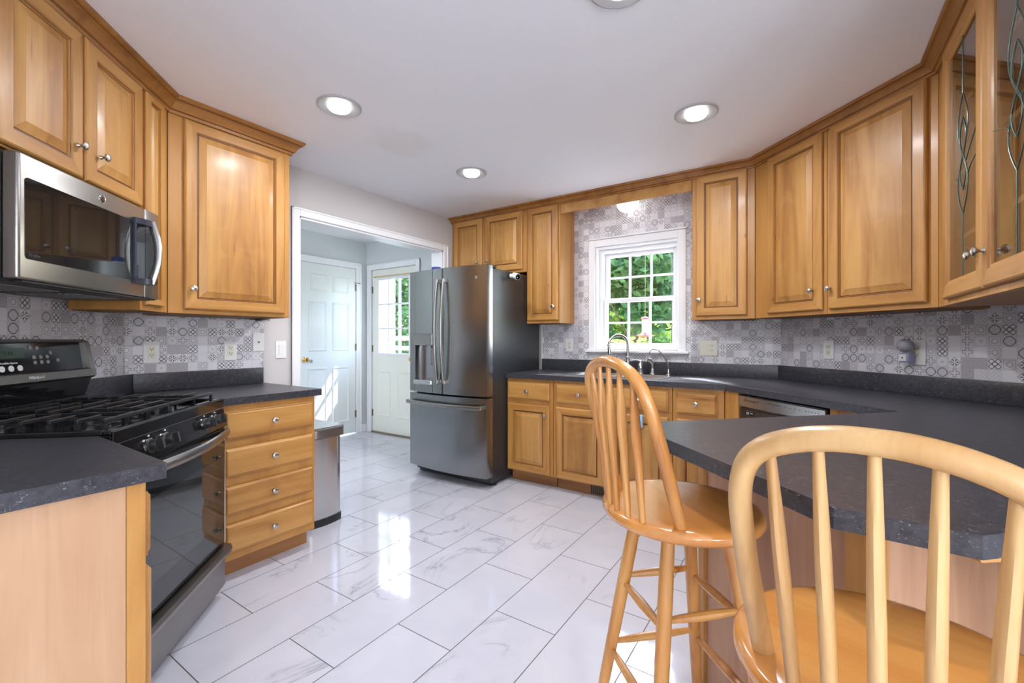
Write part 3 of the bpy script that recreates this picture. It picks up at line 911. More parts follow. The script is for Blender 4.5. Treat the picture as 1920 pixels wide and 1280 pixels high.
V0 = 2.135
L = lambda v_: V0 - v_
c = cabinet('maple base cabinet with one drawer and door beside the refrigerator', (3.13, V0), TH_BACK, V0 - 1.692, UB - 3.13 - 0.03, 0.10, 0.875,
            drawers=[(L(2.123), L(1.721), 0.703, 0.848)], doors=[(L(2.123), L(1.721), 0.108, 0.667, L(1.755), 0.59)], toe=True)
V1 = 1.690; L = lambda v_: V1 - v_
c = cabinet('wide maple sink base with two doors under the window', (3.13, V1), TH_BACK, V1 - 0.770, UB - 3.13 - 0.03, 0.10, 0.70,
            doors=[(L(1.663), L(1.254), 0.108, 0.667, L(1.285), 0.60), (L(1.208), L(0.796), 0.108, 0.667, L(1.175), 0.60)], toe=True)
obj('front_rail', MB().box(0.001, V1 - 0.771, 0, 0.03, 0.701, 0.875, 0.001), 'wood_v', c)
cab_drawer(c, L(1.663), L(1.254), 0.70, 0.852); cab_drawer(c, L(1.208), L(0.796), 0.70, 0.852)
V2 = 0.768; L = lambda v_: V2 - v_
c = cabinet('maple base cabinet with one drawer between sink base and dishwasher', (3.13, V2), TH_BACK, V2 - 0.446, UB - 3.13 - 0.03, 0.10, 0.875,
            drawers=[(L(0.742), L(0.488), 0.703, 0.848)], doors=[(L(0.742), L(0.488), 0.108, 0.667, L(0.71), 0.60)], toe=True)
# angled filler, dishwasher, corner filler (k front 2.70)
KB = 2.70
f = thing('filler_panel', 'plain maple filler left of the dishwasher', 'filler panel', (*PD(2.527, KB - 0.014), 0), TH_DIAG)
obj('panel', MB().box(0, 2.527 - 2.404, 0.0, 0.02, 0.10, 0.875, 0.001), 'wood_v', f)
f = thing('filler_panel', 'plain maple filler right of the dishwasher', 'filler panel', (*PD(1.785, KB), 0), TH_DIAG)
obj('panel', MB().box(0, 0.30, 0.0, 0.02, 0.001, 0.875, 0.001), 'wood_v', f)

dw = thing('dishwasher', 'stainless and black dishwasher under the counter behind the peninsula', 'dishwasher', (*PD(2.402, KB), 0), TH_DIAG)
obj('tub', MB().box(0.004, 0.604, 0.03, 0.56, 0.02, 0.855), 'black', dw)
mb = MB(); mb.extrude_profile([(0.0, 0.788), (-0.012, 0.80), (-0.012, 0.858), (-0.006, 0.866), (0.029, 0.866), (0.029, 0.788)], 'x', 0.006, 0.602)
cp = obj('control_panel', mb, 'steel_bright', dw)
for x, z, wv in [(0.05, 0.846, 0.03), (0.05, 0.838, 0.12), (0.05, 0.832, 0.10), (0.24, 0.846, 0.035), (0.24, 0.838, 0.09)] + [(0.36 + 0.03 * k, 0.838, 0.008) for k in range(4)] + [(0.49 + 0.018 * k, 0.838, 0.006) for k in range(5)]:
    obj('lettering', MB().box(x, x + wv, -0.0128, -0.0119, z, z + 0.003), 'text_dark', cp)
mb = MB(); mb.box(0.006, 0.602, -0.004, 0.029, 0.12, 0.786, 0.003)
dd = obj('door', mb, m_steel('dark bronze steel', (0.16, 0.14, 0.12), 0.3), dw)
obj('pocket_handle', MB().box(0.27, 0.45, -0.006, -0.0035, 0.745, 0.780, 0.001), 'black', dd)
obj('sticker', MB().box(0.055, 0.125, -0.0055, -0.0042, 0.748, 0.772), 'black', dd)
text('sticker_lettering', '10', 0.022, 'text_pale', dd, (0.073, -0.0058, 0.760), FRONT)
text('sticker_lettering', 'YEAR', 0.009, 'text_pale', dd, (0.105, -0.0058, 0.763), FRONT)
obj('toe_panel', MB().box(0.006, 0.602, 0.05, 0.06, 0.002, 0.118), 'black', dw)

# ---- peninsula base: frame along D, root at the tip corner
pen = thing('peninsula_cabinet', 'pale plywood-backed cabinet carrying the peninsula counter behind the stools', 'cabinet', (0, 0, 0))
ta, tb, ka, kb = 1.14 / R2, 2.0 / R2, 1.37, 2.655
poly = [PD(ta, ka), PD(tb, ka), PD(tb, kb), PD(ta, kb + 0.35), ]
obj('carcass', MB().prism(poly, 0.001, 0.873), 'ply_pen', pen)
def slab_on(pa, pb, out, th, z0, z1, bev=0.001):
    a, b_ = Vector(pa), Vector(pb); n = Vector(out).normalized()
    return [tuple(a + n * 0.0008), tuple(b_ + n * 0.0008), tuple(b_ + n * th), tuple(a + n * th)]
nk = (-1, 1); nt_ = (-1, -1)
a = Vector(PD(ta, ka)); 
for q in (slab_on(PD(ta, ka), PD(ta + 0.05, ka), nk, 0.012, 0, 0), slab_on(PD(ta, ka - 0.014), PD(ta, ka + 0.05), nt_, 0.012, 0, 0), slab_on(PD(tb - 0.03, ka), PD(tb, ka), nk, 0.012, 0, 0)):
    obj('corner_stile', MB().prism(q, 0.001, 0.873), 'wood_v', pen)
mb = MB(); mb.prism(slab_on(PD(ta + 0.05, ka), PD(tb - 0.03, ka), nk, 0.010, 0, 0), 0.80, 0.873)
obj('top_rail', mb, 'wood_v', pen)
# curved support bracket under the overhang
bk = Vector(PD(0.745 / R2, 1.175)); n = Vector((1, -1)).normalized(); tdir = Vector((1, 1)).normalized()
prof = [(0.0, 0.8755), (0.50, 0.8755), (0.50, 0.002), (0.45, 0.002), (0.45, 0.60)] + [(0.45 - 0.44 * (1 - math.cos(PI / 2 * i / 9)), 0.60 + 0.262 * math.sin(PI / 2 * i / 9)) for i in range(1, 10)]
mb = MB()
fa = [mb.bm.verts.new((bk.x + n.x * q, bk.y + n.y * q, z)) for q, z in prof]
fb = [mb.bm.verts.new((bk.x + n.x * q + tdir.x * 0.04, bk.y + n.y * q + tdir.y * 0.04, z)) for q, z in prof]
mb.bm.faces.new(fa); mb.bm.faces.new(fb[::-1])
for i in range(len(prof)):
    j = (i + 1) % len(prof); mb.bm.faces.new((fa[i], fa[j], fb[j], fb[i]))
obj('support_bracket', mb, 'wood_h', pen)

# ------------------------------------------------------------------ worktops
def worktop(label, poly, lips, hole=None):
    mb = MB(); mb.prism(poly, CT - 0.037, CT, 0.0)
    o = obj('worktop', mb, 'counter')
    if hole:
        cut = obj('cutter', MB().box(*hole, CT - 0.1, CT + 0.1), 'counter')
        md = o.modifiers.new('cut', 'BOOLEAN'); md.object = cut; md.operation = 'DIFFERENCE'; md.solver = 'EXACT'
        bpy.context.view_layer.update()
        me = bpy.data.meshes.new_from_object(o.evaluated_get(bpy.context.evaluated_depsgraph_get()))
        o.modifiers.clear(); o.data = me; bpy.data.objects.remove(cut)
    tag(o, label, 'countertop')
    for pts in lips:
        obj('upstand', MB().prism(pts, CT + 0.0005, 1.016, 0.002), 'counter', o)
    return o
S_T0, S_T1 = 1.556, 2.316          # stove between these along its wall
g = 0.004
entry_poly = [(1.545, 2.370), (1.545, VE - 0.004), (c1[0] + 0.004, VE - 0.004), PD(S_T1 + g, KS + 0.008), (S_T1 * R2 + g * R2 - 2.370, 2.370)]
q0 = Vector((c1[0] + 0.006, VE - 0.006)); q1 = Vector(PD(S_T1 + g, KS + 0.012)); dn = Vector((1, -1)).normalized() * 0.02
worktop('charcoal laminate counter over the four drawers', entry_poly,
        [[(1.54, VE - 0.006), (1.54, VE - 0.026), (c1[0] + 0.034, VE - 0.026), (c1[0] + 0.034, VE - 0.006)],
         [tuple(q0 + Vector((0.026, 0))), tuple(q0 + Vector((0.026, -0.02))), tuple(q1 + dn), tuple(q1)]])
near_poly = [(UN + 0.004, 1.262), (0.42, 1.262), (0.42, S_T0 * R2 - g * R2 - 0.42), PD(S_T0 - g, KS + 0.008), (UN + 0.004, UN - KS - 0.008)]
worktop('charcoal laminate counter in the left foreground', near_poly, [])
right_poly = [(UB - 0.005, V0 - 0.0), (3.10, V0), (3.10, 3.10 - 2.66), ((2.03 + 2.66) / 2, (2.03 - 2.66) / 2), (1.59, 0.44), (1.335, 0.352), (0.948, -0.037), (0.936, -0.216), (0.72 - (VR + 0.004), VR + 0.004), (VR + 0.004 + KW - 0.012, VR + 0.004), (UB - 0.005, UB - 0.005 - KW + 0.008)]
SU0, SU1, SV0, SV1 = 3.235, 3.685, 0.872, 1.655
ua, ub = UB - 0.006, UB - 0.026
dk = 0.009
worktop('long charcoal laminate counter running from the sink round to the peninsula', right_poly,
        [[(ua, V0 - 0.002), (ub, V0 - 0.002), (ub, ub - KW + 0.044), (ua, ua - KW + 0.012)],
         [(ua, ua - KW + 0.0095), (ub, ub - KW + 0.0415), (VR + 0.006 + KW - 0.04, VR + 0.006), (VR + 0.006 + KW - 0.012, VR + 0.006)]],
        hole=(SU0 + 0.02, SU1 - 0.02, SV0 + 0.02, SV1 - 0.02))

# sink
mb = MB()
zr = CT + 0.0006
def bowl(mb, u0, u1, v0, v1, zt, zb):
    A = [mb.bm.verts.new(p) for p in ((u0, v0, zt), (u1, v0, zt), (u1, v1, zt), (u0, v1, zt))]
    s_ = 0.03
    B = [mb.bm.verts.new(p) for p in ((u0 + s_, v0 + s_, zb), (u1 - s_, v0 + s_, zb), (u1 - s_, v1 - s_, zb), (u0 + s_, v1 - s_, zb))]
    for i in range(4):
        j = (i + 1) % 4; mb.bm.faces.new((A[i], A[j], B[j], B[i]))
    mb.bm.faces.new(B)
vm = (SV0 + SV1) / 2
ul, uh = SU0 + 0.03, SU1 - 0.105
zt = CT + 0.004
for a_, b_, c_, d_ in ((SU0, ul, SV0, SV1), (uh, SU1, SV0, SV1), (ul, uh, SV0, SV0 + 0.03), (ul, uh, SV1 - 0.03, SV1), (ul, uh, vm - 0.015, vm + 0.015)):
    mb.box(a_, b_, c_, d_, zr, zt)
bowl(mb, ul, uh, SV0 + 0.03, vm - 0.015, zt - 0.001, CT - 0.17); bowl(mb, ul, uh, vm + 0.015, SV1 - 0.03, zt - 0.001, CT - 0.17)
tag(obj('sink', mb, 'steel_bright'), 'double bowl stainless drop-in sink below the window', 'sink')
FU = 3.632
# gooseneck faucet
f = thing('kitchen_faucet', 'brushed nickel gooseneck faucet standing at the sink', 'faucet', (FU, 1.255, zt))
mb = MB(); mb.lathe([(0.030, 0.0005), (0.030, 0.008), (0.020, 0.016), (0.016, 0.05), (0.0185, 0.075), (0.015, 0.09), (0.0135, 0.12), (0.016, 0.135), (0.012, 0.142)]); obj('base', mb, 'nickel', f)
dirs = Vector((-0.12, 0.105)); pts = [(0, 0, 0.14), (0, 0, 0.20)]
rd = 0.085; dv = Vector((-0.70, 0.714))
for i in range(13):
    a_ = PI * i / 12 * 1.08
    q = rd - rd * math.cos(a_); pts.append((dv.x * q, dv.y * q, 0.235 + rd * math.sin(a_)))
mb = MB(); mb.tube(pts, 0.0115, 12)
end = Vector(pts[-1]); dirn = (Vector(pts[-1]) - Vector(pts[-2])).normalized()
mb.tube([end, end + dirn * 0.05], [0.0135, 0.0155], 12)
obj('spout', mb, 'nickel', f)
f = thing('faucet_lever', 'nickel lever handle right of the gooseneck faucet', 'faucet handle', (FU, 1.148, zt))
mb = MB(); mb.lathe([(0.027, 0.0005), (0.027, 0.008), (0.020, 0.014), (0.020, 0.02), (0.023, 0.025), (0.023, 0.07), (0.018, 0.08), (0.012, 0.10), (0.014, 0.11), (0, 0.118)]); obj('base', mb, 'nickel', f)
mb = MB(); mb.tube([(0, 0, 0.105), (-0.02, 0.03, 0.112), (-0.04, 0.058, 0.108)], [0.007, 0.006, 0.008], 10); obj('lever', mb, 'nickel', f)
f = thing('side_sprayer', 'nickel pull-out side sprayer, third fitting along the sink deck', 'sprayer', (FU, 1.05, zt))
mb = MB(); mb.lathe([(0.024, 0.0005), (0.024, 0.008), (0.016, 0.014), (0.016, 0.045)]); obj('base', mb, 'nickel', f)
mb = MB(); mb.tube([(0, 0, 0.046), (0, 0, 0.085), (-0.006, 0.012, 0.11), (-0.02, 0.034, 0.12)], [0.0125, 0.014, 0.017, 0.017], 12); obj('spray_head', mb, 'nickel', f)
f = thing('filter_tap', 'slim nickel water filter tap at the right end of the sink', 'faucet', (FU, 0.925, zt))
mb = MB(); mb.lathe([(0.020, 0.0005), (0.020, 0.006), (0.011, 0.012), (0.010, 0.05)]); obj('base', mb, 'nickel', f)
pts = [(0, 0, 0.05), (0, 0.004, 0.09), (-0.008, 0.04, 0.16), (-0.015, 0.075, 0.198), (-0.022, 0.11, 0.208), (-0.027, 0.135, 0.195), (-0.03, 0.148, 0.17)]
mb = MB(); mb.tube(pts, 0.0052, 10); obj('spout', mb, 'nickel', f)
mb = MB(); mb.tube([(0, -0.005, 0.055), (-0.01, -0.055, 0.062)], [0.006, 0.005], 8); o = obj('lever', mb, 'black', f); o['label'] = 'black lever'

# ------------------------------------------------------------------ gas range
KST = -1.312
st = thing('gas_range', 'black and stainless gas stove set across the left corner', 'stove', (*PD(S_T0, KST), 0), TH_STOVE)
SW, SDp = S_T1 - S_T0, 0.60
SW -= 0.002
mb = MB(); mb.box(0.002, SW - 0.002, 0.03, SDp, 0.05, 0.895, 0.003); obj('body', mb, 'black_gloss', st)
for x in (0.06, SW - 0.06):
    mb = MB(); mb.lathe([(0.018, 0.0005), (0.018, 0.012), (0.010, 0.016), (0.010, 0.05)], (x, 0.06, 0), n=10); obj('foot', mb, 'black', st)
mb = MB()
mb.box(0.0, SW, 0.0, SDp, 0.896, 0.912, 0.003)
mb.box(0.0, SW, 0.0, 0.025, 0.9121, 0.928, 0.004); mb.box(0.0, 0.02, 0.025, SDp, 0.9121, 0.928, 0.003); mb.box(SW - 0.02, SW, 0.025, SDp, 0.9121, 0.928, 0.003)
mb.box(0.0, SW, -0.006, 0.0, 0.885, 0.924, 0.002)
ct = obj('cooktop', mb, 'black_gloss', st)
for x, y in ((0.19, 0.17), (0.57, 0.17), (0.19, 0.42), (0.57, 0.42), (0.38, 0.30)):
    mb = MB(); mb.lathe([(0.050, 0.9122), (0.050, 0.918), (0.034, 0.921), (0.034, 0.932), (0.030, 0.936), (0, 0.937)], (x, y, 0)); obj('burner', mb, 'iron', st)
# two grates, their bars running along the width
for i in range(2):
    x0 = 0.022 + i * (SW - 0.044) / 2; x1 = x0 + (SW - 0.044) / 2 - 0.004
    mb = MB(); zt_, zb_ = 0.960, 0.947
    for k in range(8):
        yy = 0.034 + k * 0.0715
        segs = [(x0, x1)] if k in (0, 7) else [(x0, x0 + (0.15 if k in (3, 4) else 0.105)), (x1 - (0.15 if k in (3, 4) else 0.105), x1)]
        for xa, xb in segs: mb.box(xa, xb, yy - 0.0055, yy + 0.0055, zb_, zt_, 0.002)
        for xx in (x0, x1 - 0.012): mb.box(xx, xx + 0.012, yy - 0.0055, yy + 0.0055, 0.9125, zb_ - 0.0002)
    for xx in (x0 + 0.07, x1 - 0.08, (x0 + x1) / 2 - 0.005):
        mb.box(xx, xx + 0.010, 0.04, 0.529, zb_ - 0.003, zt_ - 0.004, 0.002)
    obj('grate', mb, 'iron', st)
# control panel
mb = MB(); mb.extrude_profile([(-0.004, 0.882), (-0.022, 0.80), (-0.012, 0.792), (0.029, 0.792), (0.029, 0.882)], 'x', 0.0, SW)
cp = obj('control_panel', mb, 'black_gloss', st)
mb = MB(); mb.box(0.001, SW - 0.001, -0.0075, -0.0035, 0.8825, 0.8848); obj('trim_strip', mb, 'steel_bright', cp)
ax = Vector((0, -1, 0.2)).normalized()
for x in (0.17, 0.268, 0.562, 0.658):
    mb = MB(); o_ = Vector((x, -0.0145, 0.842))
    mb.lathe([(0.024, -0.001), (0.024, 0.004), (0.021, 0.006), (0.020, 0.022), (0.018, 0.026), (0, 0.027)], o_, ax, 20)
    t_ = bmesh.new(); bmesh.ops.create_cube(t_, size=1)
    for v in t_.verts: v.co = Vector((v.co.x * 0.012, v.co.y * 0.036, v.co.z * 0.016))
    q = Vector((0, 0, 1)).rotation_difference(ax).to_matrix().to_4x4()
    mb.merge(t_, 0, Matrix.Translation(o_ + ax * 0.034) @ q)
    k = obj('burner_knob', mb, 'black', cp)
    mb = MB(); mb.lathe([(0.0262, -0.0012), (0.0262, 0.002), (0.0242, 0.0022), (0.0242, -0.0012)], o_, ax, 20); obj('knob_bezel', mb, 'steel_bright', k)
    mb = MB(); mb.box(x - 0.034, x - 0.028, -0.0125, -0.0095, 0.862, 0.868); mb.box(x + 0.0, x + 0.005, -0.0095, -0.0065, 0.873, 0.878); obj('knob_marking', mb, 'text_pale', k)
# oven door
mb = MB(); mb.box(0.004, SW - 0.004, -0.014, 0.029, 0.252, 0.788, 0.005); od = obj('oven_door', mb, 'black_glass', st)
mb = MB(); mb.box(SW - 0.012, SW - 0.002, -0.0165, 0.028, 0.252, 0.788, 0.003); mb.box(0.002, 0.012, -0.0165, 0.028, 0.252, 0.788, 0.003); obj('door_edge_trim', mb, 'steel_bright', od)
obj('oven_window', MB().box(0.11, SW - 0.11, -0.0155, -0.0142, 0.36, 0.66), simple('oven window glass', (0.03, 0.03, 0.03), 0.03, 0, 1.0), od)
n_ = 16; pts = []; 
for i in range(n_ + 1):
    t = i / n_; pts.append((0.012 + (SW - 0.024) * t, -0.03 - 0.045 * math.sin(PI * t), 0.772))
mb = MB(); mb.tube(pts, (0.021, 0.0085) and [(0.0085, 0.020)] * (n_ + 1), 12, up=(0, 0, 1))
for xx in (0.02, SW - 0.02): mb.box(xx - 0.012, xx + 0.012, -0.036, -0.0142, 0.757, 0.787, 0.004)
obj('handle', mb, 'steel', od)
# storage drawer with a bevelled lip
mb = MB(); mb.extrude_profile([(0.029, 0.042), (-0.004, 0.042), (-0.012, 0.055), (-0.014, 0.185), (-0.040, 0.205), (-0.046, 0.225), (-0.040, 0.243), (0.0, 0.246), (0.029, 0.246)], 'x', 0.004, SW - 0.004)
obj('storage_drawer', mb, 'steel', st)
# backguard
mb = MB(); mb.extrude_profile([(0.555, 0.93), (0.52, 1.04), (0.545, 1.19), (0.565, 1.20), (0.632, 1.20), (0.632, 0.9125), (0.56, 0.9125)], 'x', 0.012, SW - 0.010)
bgd = obj('backguard', mb, 'black_gloss', st)
def on_face(z): return 0.52 + (z - 1.04) / 0.15 * 0.025
slope = math.atan2(0.025, 0.15)
mb = MB()
mb.extrude_profile([(0.519, 1.035), (0.505, 1.045), (0.507, 1.075), (0.5235, 1.078), (0.5245, 1.06)], 'x', 0.006, SW - 0.004)
for xa, xb in ((SW - 0.03, SW - 0.004), (0.006, 0.03)):
    mb.extrude_profile([(0.512, 1.076), (0.535, 1.192), (0.56, 1.204), (0.56, 1.19), (0.524, 1.076)], 'x', xa, xb)
mb.extrude_profile([(0.535, 1.192), (0.56, 1.204), (0.62, 1.204), (0.62, 1.2005), (0.56, 1.2005), (0.543, 1.192)], 'x', 0.031, SW - 0.031)
obj('console_frame', mb, 'steel', bgd)
def panel_box(x0, x1, z0, z1, t=0.0015):
    mb = MB(); mb.extrude_profile([(on_face(z0) - t, z0), (on_face(z1) - t, z1), (on_face(z1) + 0.002, z1), (on_face(z0) + 0.002, z0)], 'x', x0, x1); return mb
obj('display', panel_box(0.30, 0.43, 1.135, 1.172), 'lcd', bgd)
rt = (PI / 2 - slope, 0, 0)
text('display_digits', '2:15', 0.022, simple and 'lcd', bgd, (0.365, on_face(1.153) - 0.002, 1.153), rt)
def btn(x, z, r=0.0095, mat='grey_plastic'):
    mb = MB(); mb.lathe([(r, -0.001), (r, 0.002), (r * 0.8, 0.003), (0, 0.003)], (x, on_face(z), z), (0, -1, slope), 14); obj('button', mb, mat, bgd)
for x in (0.33, 0.366, 0.402): btn(x, 1.098, 0.011, 'text_pale')
for x, z in ((0.46, 1.172), (0.49, 1.17), (0.47, 1.115), (0.50, 1.115), (0.53, 1.115), (0.55, 1.15), (0.58, 1.12), (0.47, 1.135), (0.50, 1.135), (0.53, 1.135)): btn(x, z, 0.0075, 'grey_plastic')
text('console_lettering', 'AccuBake System', 0.010, 'text_pale', bgd, (0.36, on_face(1.118) - 0.001, 1.118), rt)
text('brand_lettering', 'Whirlpool', 0.017, 'text_pale', bgd, (0.44, 0.5045, 1.060), FRONT, shear=0.2)

# ------------------------------------------------------------------ microwave
MT0, MT1, KM = 1.590, 2.309, -1.68
mw = thing('microwave', 'stainless over-range microwave mounted under the left cabinets', 'microwave', (*PD(MT0, KM), 0), TH_STOVE)
MW = MT1 - MT0; z0, z1 = 1.378, 1.772
md_ = (KM - KS) / R2 - 0.006
obj('body', MB().box(0.004, MW - 0.004, 0.045, md_, z0 + 0.012, z1 - 0.004), 'black', mw)
sx = 2.205 - MT0
# door and control side: gently rounded front edges
mb = MB(); mb.box(0, sx - 0.001, 0.0, 0.044, z0 + 0.006, z1, 0.010, seg=3); md = obj('door', mb, 'steel', mw)
mb = MB(); mb.box(sx + 0.001, MW, 0.0, 0.044, z0 + 0.006, z1, 0.006, seg=2); mc = obj('control_panel', mb, 'steel', mw)
def rrect(x0, x1, za, zb, r, y0, y1, corners=(1, 1, 1, 1)):
    pts = []
    for (cx, cz, a0, on) in ((x1 - r, za + r, -PI / 2, corners[0]), (x1 - r, zb - r, 0, corners[1]), (x0 + r, zb - r, PI / 2, corners[2]), (x0 + r, za + r, PI, corners[3])):
        if on: pts += [(cx + r * math.cos(a0 + PI / 2 * i / 5), cz + r * math.sin(a0 + PI / 2 * i / 5)) for i in range(6)]
        else: pts.append((cx + r * (1 if a0 in (-PI / 2, 0) else -1), cz + r * (1 if a0 in (0, PI / 2) else -1)))
    mb = MB(); mb.extrude_profile(pts, 'y', y0, y1); return mb
o = obj('window', rrect(0.022, sx - 0.002, z0 + 0.072, z1 - 0.073, 0.012, -0.0015, 0.0005, (0, 0, 1, 1)), 'black_glass', md)
text('lettering', 'Profile', 0.016, 'text_dark', o, (0.055, -0.002, z0 + 0.086), FRONT, 0.0003)
o = obj('keypad', rrect(sx + 0.002, MW - 0.010, z0 + 0.072, z1 - 0.073, 0.012, -0.0015, 0.0005, (1, 1, 0, 0)), 'black_glass', mc)
for k in range(7): mb = MB(); mb.box(MW - 0.030, MW - 0.018, -0.002, -0.0014, z0 + 0.10 + k * 0.028, z0 + 0.104 + k * 0.028); obj('key_lettering', mb, 'text_dark', o)
pts = []
for i in range(13):
    t = i / 12; pts.append((sx - 0.012, -0.030 - 0.028 * math.sin(PI * t), z0 + 0.066 + (z1 - z0 - 0.128) * t))
mb = MB(); mb.tube(pts, [(0.006, 0.016)] * 13, 12, up=(0, 1, 0)); hd = obj('handle', mb, 'steel_bright', md)
for zz in (z0 + 0.072, z1 - 0.070):
    mb = MB(); mb.extrude_profile([(sx - 0.085, -0.002), (sx - 0.085, -0.012), (sx - 0.05, -0.030), (sx - 0.018, -0.040), (sx - 0.004, -0.036), (sx - 0.004, -0.002)], 'z', zz - 0.012, zz + 0.012); obj('handle_bracket', mb, 'blue_black', hd)
mb = MB(); mb.extrude_profile([(sx - 0.085, -0.002), (sx - 0.085, -0.010), (sx - 0.075, -0.012), (sx - 0.075, -0.002)], 'z', z0 + 0.085, z1 - 0.083); obj('handle_bracket', mb, 'blue_black', hd)
mb = MB(); mb.lathe([(0.017, -0.0005), (0.017, 0.0015), (0.0145, 0.002), (0.0145, 0.0012), (0, 0.0012)], (0.355, -0.0002, z1 - 0.038), (0, -1, 0), 24); b_ = obj('badge', mb, 'chrome', md)
text('badge_lettering', 'GE', 0.014, 'text_dark', b_, (0.355, -0.0018, z1 - 0.038), FRONT, 0.0004, shear=0.3)
mb = MB(); mb.box(0.01, MW - 0.01, 0.03, md_ - 0.01, z0, z0 + 0.0115)
un = obj('underside', mb, 'black', mw)
mb = MB()
for k in range(2):
    xa = 0.06 + k * 0.32
    for j in range(9): mb.box(xa, xa + 0.24, 0.10 + j * 0.024, 0.112 + j * 0.024, z0 - 0.004, z0 - 0.0003)
obj('grease_filter', mb, 'grey_plastic', un)
obj('vent_strip', MB().box(0.02, MW - 0.02, 0.005, 0.028, z0 + 0.001, z0 + 0.0055), 'black', un)

# ------------------------------------------------------------------ refrigerator
fr = thing('refrigerator', 'slate stainless french door refrigerator with water dispenser', 'refrigerator', (2.82, 2.990, 0), TH_BACK)
FW = 0.87; BOW = 0.045
def bow(x): return -BOW * (1 - (2 * x / FW - 1) ** 2)
def bowed(x0, x1, za, zb, y1, r=0.010, hole=None):
    n = 14
    xs = [x0 + (x1 - x0) * i / n for i in range(n + 1)]
    prof = [(x0, y1)] + [(x0, bow(x0) + r)] + [(x, bow(x)) for x in ([x0 + r * 0.6] + xs[1:-1] + [x1 - r * 0.6])] + [(x1, bow(x1) + r), (x1, y1)]
    mb = MB(); mb.extrude_profile(prof, 'z', za, zb); return mb
obj('case', MB().box(0.008, FW - 0.02, 0.085, 0.86, 0.03, 1.785, 0.004), 'dark_side', fr)
XM = FW / 2
dz0, dz1 = 0.742, 1.80
# left door built round the dispenser recess
rx0, rx1, rz0, rz1 = 0.085, 0.318, 0.845, 1.15
mb = MB()
def add(m2):
    mb.merge(m2.bm, 0)
add(bowed(0.002, rx0, dz0, dz1, 0.08)); 
def strip(x0, x1, za, zb):
    xs = [x0 + (x1 - x0) * i / 8 for i in range(9)]
    m2 = MB(); m2.extrude_profile([(x0, 0.08)] + [(x, bow(x)) for x in xs] + [(x1, 0.08)], 'z', za, zb); return m2
add(strip(rx0, rx1, dz0, rz0)); add(strip(rx0, rx1, rz1, dz1)); add(bowed(rx1, XM - 0.003, dz0, dz1, 0.08))
bmesh.ops.remove_doubles(mb.bm, verts=mb.bm.verts[:], dist=0.0004)
ld = obj('door', mb, 'steel_fridge', fr, angle=50)
rdoor = obj('door', bowed(XM + 0.003, FW - 0.002, dz0, dz1, 0.08), 'steel_fridge', fr)
fd = obj('freezer_drawer', bowed(0.002, FW - 0.002, 0.09, 0.727, 0.08), 'steel_fridge', fr)
mb = MB(); mb.box(rx0 + 0.001, rx1 - 0.001, 0.055, 0.079, rz0 + 0.001, rz1 - 0.001)
disp = obj('dispenser_recess', mb, m_steel('dispenser steel', (0.40, 0.37, 0.38), 0.2), ld)
mb = MB(); mb.box(rx0, rx1 - 0.0, -0.046, -0.020, rz1 + 0.002, rz1 + 0.10, 0.003); obj('dispenser_panel', mb, 'steel', disp)
mb = MB(); mb.box(rx0 + 0.008, rx1 - 0.008, -0.052, 0.05, rz0 - 0.034, rz0 + 0.004, 0.006); obj('drip_tray', mb, 'steel_bright', disp)
mb = MB(); mb.box(rx0 + 0.155, rx0 + 0.21, 0.012, 0.03, rz0 + 0.13, rz1 - 0.04, 0.006); mb.tube([(rx0 + 0.10, 0.02, rz1 - 0.002), (rx0 + 0.10, 0.015, rz1 - 0.03)], 0.009, 10); obj('dispenser_lever', mb, 'grey_plastic', disp)
for x, par in ((XM - 0.036, ld), (XM + 0.036, rdoor)):
    pts = []; n_ = 16
    for i in range(n_ + 1):
        t = i / n_; pts.append((x, -BOW - 0.022 - 0.034 * math.sin(PI * t), 0.832 + 0.872 * t))
    mb = MB(); mb.tube(pts, [(0.011, 0.0155)] * (n_ + 1), 12, up=(0, 1, 0))
    for zz in (0.846, 1.69): mb.box(x - 0.013, x + 0.013, -BOW - 0.030, -BOW + 0.004, zz - 0.016, zz + 0.016, 0.004)
    obj('handle', mb, 'steel', par)
pts = []
for i in range(17):
    t = i / 16; x = 0.02 + 0.825 * t; pts.append((x, bow(x) - 0.050, 0.655))
mb = MB(); mb.tube(pts, [(0.010, 0.017)] * 17, 12, up=(0, 0, 1))
for x in (0.035, 0.83): mb.box(x - 0.018, x + 0.018, bow(x) - 0.05, bow(x) + 0.004, 0.640, 0.670, 0.005)
obj('handle', mb, 'steel', fd)
mb = MB(); mb.lathe([(0.012, -0.002), (0.012, 0.001), (0, 0.0014)], (0.775, bow(0.775), 1.70), (0, -1, 0)); obj('badge', mb, 'steel_bright', rdoor)
obj('gasket', MB().box(0.012, FW - 0.012, 0.079, 0.0855, 0.10, 1.77), 'black', fr)
for x in (0.05, FW - 0.05):
    mb = MB(); mb.box(x - 0.04, x + 0.04, 0.03, 0.15, 1.786, 1.808, 0.005); obj('hinge_cover', mb, 'black', fr)
obj('base_grille', MB().box(0.02, FW - 0.03, 0.11, 0.14, 0.004, 0.0295), 'black', fr)
for x in (0.04, FW - 0.04):
    mb = MB(); mb.lathe([(0.022, 0.0005), (0.022, 0.012), (0.012, 0.015), (0.012, 0.03)], (x, 0.15, 0), n=10); obj('foot', mb, 'black', fr)

